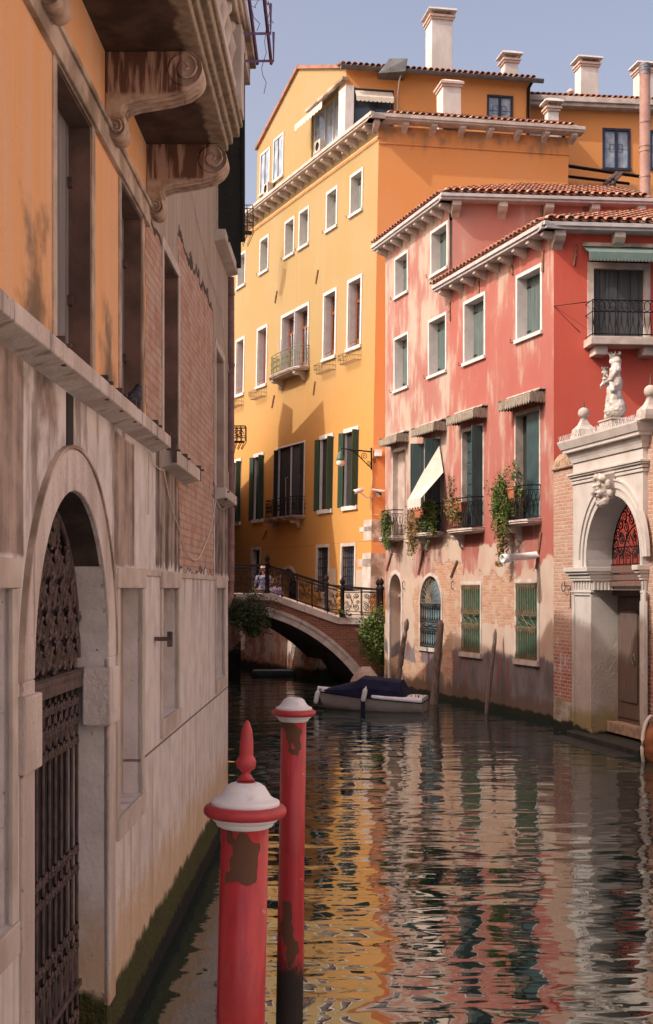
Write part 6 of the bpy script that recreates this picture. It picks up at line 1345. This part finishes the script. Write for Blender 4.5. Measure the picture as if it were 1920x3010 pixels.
# gondola bow and grey skiff in the dark beyond the bridge
c = at(668, 1960, 50); GT = Matrix.Translation((c.x-.6, 50, 0)) @ Matrix.Rotation(R(25), 4, 'Z')
g_ = thing('gondola', 'black gondola bow moored in the shadow beyond the bridge', 'gondola', None, None, GT); M['blackgloss'] = simple('black_gloss_paint', (.012, .012, .014), .2, 4, .25, .5)
m = MB(); loft(m, [[(x, -hb, zs_), (x, -hb*.7, .0), (x, 0, -.1), (x, hb*.7, .0), (x, hb, zs_)] for x, hb, zs_ in ((-4, .5, .5), (-1, .6, .45), (.2, .42, .6), (.9, .15, .9), (1.2, .04, 1.25))]); m.build('hull', 'blackgloss', g_, None, 0, GT)
m = MB(); m.prism([(1.15, .8), (1.35, .9), (1.4, 1.4), (1.2, 1.7), (1.1, 1.6), (1.2, 1.35)], -.02, .02); m.build('prow_iron', 'stone', g_, None, 0, GT)
c = at(803, 1984, 48.3); KT_ = Matrix.Translation((c.x, 48.3, 0)); sk = thing('skiff', 'low grey skiff floating under the bridge by the far wall', 'skiff', None, None, KT_)
m = MB(); loft(m, [[(x, -hb, .18), (x, -hb*.8, 0), (x, hb*.8, 0), (x, hb, .18)] for x, hb in ((-.8, .25), (-.4, .42), (.6, .45), (.8, .4))]); m.build('hull', simple('blue_grey_paint', (.10, .13, .16), .2), sk, None, 0, KT_); MB().box(-.75, .78, -.38, .38, .17, .20).build('cover', simple('grey_cover', (.16, .19, .22), .2), sk, None, 0, KT_)
# brown wooden boat stern at the right edge
WT_ = Matrix.Translation((6.28, 24.6, 0)) @ Matrix.Rotation(R(-35), 4, 'Z'); wb = thing('wooden_boat', 'brown wooden boat with pale rim at the right edge below the portal', 'boat', None, None, WT_)
m = MB(); m.lathe([(.02, -.02), (.30, 0), (.46, .02), (.50, .5), (.46, 1.6), (.2, 2.6), (.02, 2.9)], 24, (0, 0, .28), (1, 0, 0)); m.build('hull', simple('orange_brown_hull', (.34, .13, .06), .3, 5, .45), wb, None, 0, WT_)
MB().tube([(-.02, .48*math.cos(t*.262), .28+.55*math.sin(t*.262)) for t in range(25)], .035, 6).build('rim', 'canvas', wb, None, 0, WT_)

# ================================================================== OLD WOODEN POSTS
def post(label, x0, y0, x1, y1, Yd, r, seed):
    rg = random.Random(seed); a, b = at(x0, y0, Yd), at(x1, y1, Yd); d = (a-b); a2 = b-d*.35; pts = []; rs = []
    for i in range(14): t = i/13; p = a2.lerp(a, t)+Vector((rg.uniform(-.012, .012), rg.uniform(-.012, .012), 0)); pts.append(p); rs.append(r*(1.08-.25*t)*rg.uniform(.95, 1.05))
    pts.append(a+Vector((.01, 0, .12))); rs.append(r*.35); m = MB(); m.tube(pts, rs, 10); o = m.build('wooden_post', 'wood', None, None, 0, I4)
    tag(o, label, 'wooden post', 'old wooden mooring posts')
post('leaning grey wooden post beside the arched water door', 1196, 1830, 1170, 2000, 38.5, .09, 1)
post('thick grey wooden post standing before the arched window near the boat', 1294, 1835, 1275, 2073, 36.3, .12, 2)
post('thin crooked wooden post between the two green grilled windows', 1456, 1862, 1430, 2100, 33.8, .062, 3)

# ================================================================== LAMP, CAMERAS, BOXES on the yellow corner
c0 = at(1092, 1340, 46.95); out = -YEL.i; out = Vector((out.x, out.y, 0)).normalized()
lt = thing('street_lamp', 'green lantern hanging from a scrolled iron bracket on the yellow house corner', 'street lamp', (c0.x, c0.y, c0.z))
LT = Matrix.Translation(c0) @ Matrix((out, Vector((0, 0, 1)).cross(out), Vector((0, 0, 1)))).transposed().to_4x4()
m = MB(); m.tube([(0, 0, .15), (1.25, 0, .22)], .030, 6); m.tube([(0, 0, -.45), (.25, 0, -.25), (.55, 0, .02), (.85, 0, .18)], .02, 5); m.tube(spiral(.28, -.02, .14, .02, -1, 1.7, 0), .013, 4, False); m.tube(spiral(.12, -.3, .10, .02, 1, 1.6, 0), .012, 4, False); m.tube(spiral(.62, .10, .07, .015, 0, 1.4, 0), .011, 4, False); m.box(-.02, .02, -.03, .03, -.5, .3); m.tube(spiral(-.12, -.15, .10, .02, 3, 1.4, 0), .012, 4, False)
m.build('bracket', 'iron', lt, None, 0, LT)
m = MB(); m.lathe([(.012, .42), (.03, .36), (.03, .30), (.012, .27), (.03, .24), (.06, .20), (.10, .13), (.105, .05), (.13, .02), (.145, -.04), (.15, -.10), (.14, -.11)], 16, (1.25, 0, -.12)); m.build('hood', simple('green_copper', (.05, .13, .10), .3, 8, .5), lt, None, 0, LT)
m = MB(); m.lathe([(.14, -.10), (.15, -.14), (.145, -.25), (.11, -.30), (.01, -.31)], 16, (1.25, 0, -.12)); m.build('lamp_glass', simple('milky_glass', (.66, .58, .48), .05, 5, .25, .5, 0), lt, None, 0, LT)
def boxthing(name, label, cat, x0, x1, y0, y1, Yd, dp, mat, parts=None):
    a, b = at(x0, y1, Yd), at(x1, y0, Yd); t = thing(name, label, cat, ((a.x+b.x)/2, Yd, a.z)); T = WM[t.name]
    w_, h_ = (b.x-a.x)/2, b.z-a.z; MB().box(-w_, w_, -dp, 0, 0, h_).build('housing', mat, t, None, .02, T); MB().box(-w_-.012, w_+.012, -dp-.012, 0, h_-.03, h_+.01).build('lid', mat, t, None, .006, T); return t
boxthing('junction_box', 'white electrical junction box on the orange wall beside the street lamp', 'junction box', 1101, 1123, 1325, 1343, 47.0, .25, 'whiteplastic')
def cam_thing(name, label, px, py, Yd, T0=0):
    p = at(px, py, Yd); T = Matrix.Translation(p) @ Matrix.Rotation(R(200), 4, 'Z'); t = thing(name, label, 'security camera', None, None, T)
    MB().lathe([(.075, 0), (.085, .02), (.085, .34), (.07, .36)], 14, (0, 0, 0), (1, .1, -.25)).build('housing', 'whiteplastic', t, None, 0, T)
    MB().lathe([(.06, .365), (.05, .37)], 12, (0, 0, 0), (1, .1, -.25)).build('lens', 'dark', t, None, 0, T)
    MB().tube([(.1, 0, -.1), (-.15, .05, -.28), (-.35, .1, -.28)], .02, 5).build('arm', 'whiteplastic', t, None, 0, T)
cam_thing('security_camera', 'white tube security camera on the yellow wall right of the open green shutters', 1066, 1440, 46.9)
a, b = at(1096, 1440, 46.9), at(1131, 1445, 46.6); o = MB().tube([a, b], .055, 10).build('pipe', 'whiteplastic'); tag(o, 'short white horizontal pipe between the yellow and the pink house', 'pipe')
cd = MB(); p = [at(x, y, 46.97) for x, y in ((1094, 1370), (1094, 1425), (1091, 1512), (1128, 1514))]; cd.tube(p, .012, 4); tag(cd.build('conduit', 'canvas'), 'thin white conduit running down the yellow house corner', 'conduit')
p = at(1112, 1455, 46.8); fl = thing('floodlight', 'small dark floodlight under the white pipe beside the pink house', 'floodlight', p); MB().lathe([(.10, 0), (.12, .04), (.05, .2), (.03, .24)], 12, (0, 0, 0), (.3, .5, .8)).build('housing', 'iron', fl, None, 0, WM[fl.name]); MB().lathe([(.09, -.012), (.09, 0)], 12, (0, 0, 0), (.3, .5, .8)).build('lens', 'whiteplastic', fl, None, 0, WM[fl.name])
# iron flower basket seen past the palazzo corner, hanging from the yellow house
for lab, x0, x1, y0, y1 in (('black iron window basket high beside the yellow house cornice', 700, 745, 613, 725), ('black iron window basket with a plant at mid height left of the yellow facade', 698, 724, 1258, 1322)):
    Yd = 55 if y0 < 700 else 40.0
    a, b = at(x0-40, y1, Yd), at(x1, y0, Yd); t = thing('iron_basket', lab, 'iron basket', (b.x, Yd, a.z), 'black iron window baskets'); T = WM[t.name]; wd_, hh = b.x-a.x, b.z-a.z; m = MB(); dp = .5
    for yy in (0, -dp):
        for k in range(6): x = -wd_*(k/5); m.tube([(x, yy, hh), (x*1.0-.0, yy, hh*.35), (x*.8-wd_*.2, yy*.6, 0)], .014, 4)
        m.tube([(-wd_, yy, hh), (0, yy, hh)], .02, 4); m.tube([(-wd_, yy, hh*.55), (0, yy, hh*.55)], .014, 4)
        m.tube(spiral(-.22, hh*.72, .14, .03, 0, 1.4, yy), .014, 4, False)
    m.tube([(0, 0, hh), (0, -dp, hh)], .02, 4); m.tube([(0, 0, hh*.4), (0, -dp, hh*.4)], .014, 4); m.build('frame', 'iron', t, None, 0, T)
    MB().box(-wd_, -.05, -dp+.05, -.05, hh*.3, hh*.34).build('tray', 'iron', t, None, 0, T)

# ================================================================== HOUSES on the far left bank (hidden behind the palazzo, they throw the shadows)
def bank_house(label, poly, x0=-5.0, x1=-12, mat='palazzo_far'):
    t = thing('house', label, 'house', (-8, poly[0][0], 0), 'houses along the left bank beyond the palazzo')
    m = MB(); m.prismx(poly, x1, x0); m.build('wall', mat, t, None, 0, I4); return t
M['palazzo_far'] = simple('far_bank_plaster', (.50, .36, .26), .3, .8)
h1 = bank_house('plastered house behind the palazzo on the left bank, nearest of the row', [(18.2, -1), (18.2, 14.1), (21.2, 14.0), (21.5, 13.0), (26.5, 12.7), (28.4, 11.6), (28.4, -1)])
m = MB(); tiles(h1, (-4.8, 21.6, 12.98), (0, 1, -.055), (-1, 0, .3), 21, 3.0)
h2 = bank_house('low plastered house in the middle of the left bank row', [(28.42, -1), (28.42, 11.2), (30.2, 10.75), (33.7, 10.15), (35.5, 8.8), (36.5, 8.1), (43.3, 7.8), (43.3, -1)])
tiles(h2, (-4.8, 28.5, 11.1), (0, 1, -.17), (-1, 0, .3), 21, 3.0)
h3 = bank_house('gabled house on the left bank beyond the bridge, farthest of the row', [(47.1, -1), (47.1, 9.4), (47.9, 11.5), (48.7, 14.5), (49.0, 15.76), (52.5, 13.5), (59.4, 9.15), (63, 7.2), (63, -1)])
MB().box(-6.2, -5.0, 52.6, 53.85, 11, 14.5).build('chimney', 'chim', h3, None, 0, I4)
h4 = thing('house', 'unseen cream plastered house added on the right bank to bounce light', 'house', (9, 8, 0))  # out of view, added to bounce warm light onto the palazzo wall
FR4 = Fr((8.2, 21), (.0, -1)); hs4 = [(2+k*3.4, 3.1+k*3.4, z, z+1.9, .2) for k in range(7) for z in (2.4, 6.2, 9.6)]
M['cream4'] = simple('cream_rose_plaster', (.66, .56, .52), .12, .6)
wall(FR4, 'wall', 'cream4', h4, 0, 30, -1, 13.5, hs4)
for hh in hs4: MB().box(hh[0], hh[1], .18, .22, hh[2], hh[3]).build('shutter', 'shut_green', h4, FR4)
mb = MB(); mb.quad((0, 0, -1), (0, 7, -1), (0, 7, 13.5), (0, 0, 13.5)); mb.quad((30, 0, -1), (30, 7, -1), (30, 7, 13.5), (30, 0, 13.5)); mb.quad((0, 0, 13.5), (30, 0, 13.5), (30, 7, 13.5), (0, 7, 13.5)); mb.build('side_wall', 'cream4', h4, FR4)
# ================================================================== names
for o in list(bpy.data.objects):
    if o.parent is not None:
        for k in ('category', 'group'):
            if k in o: del o[k]
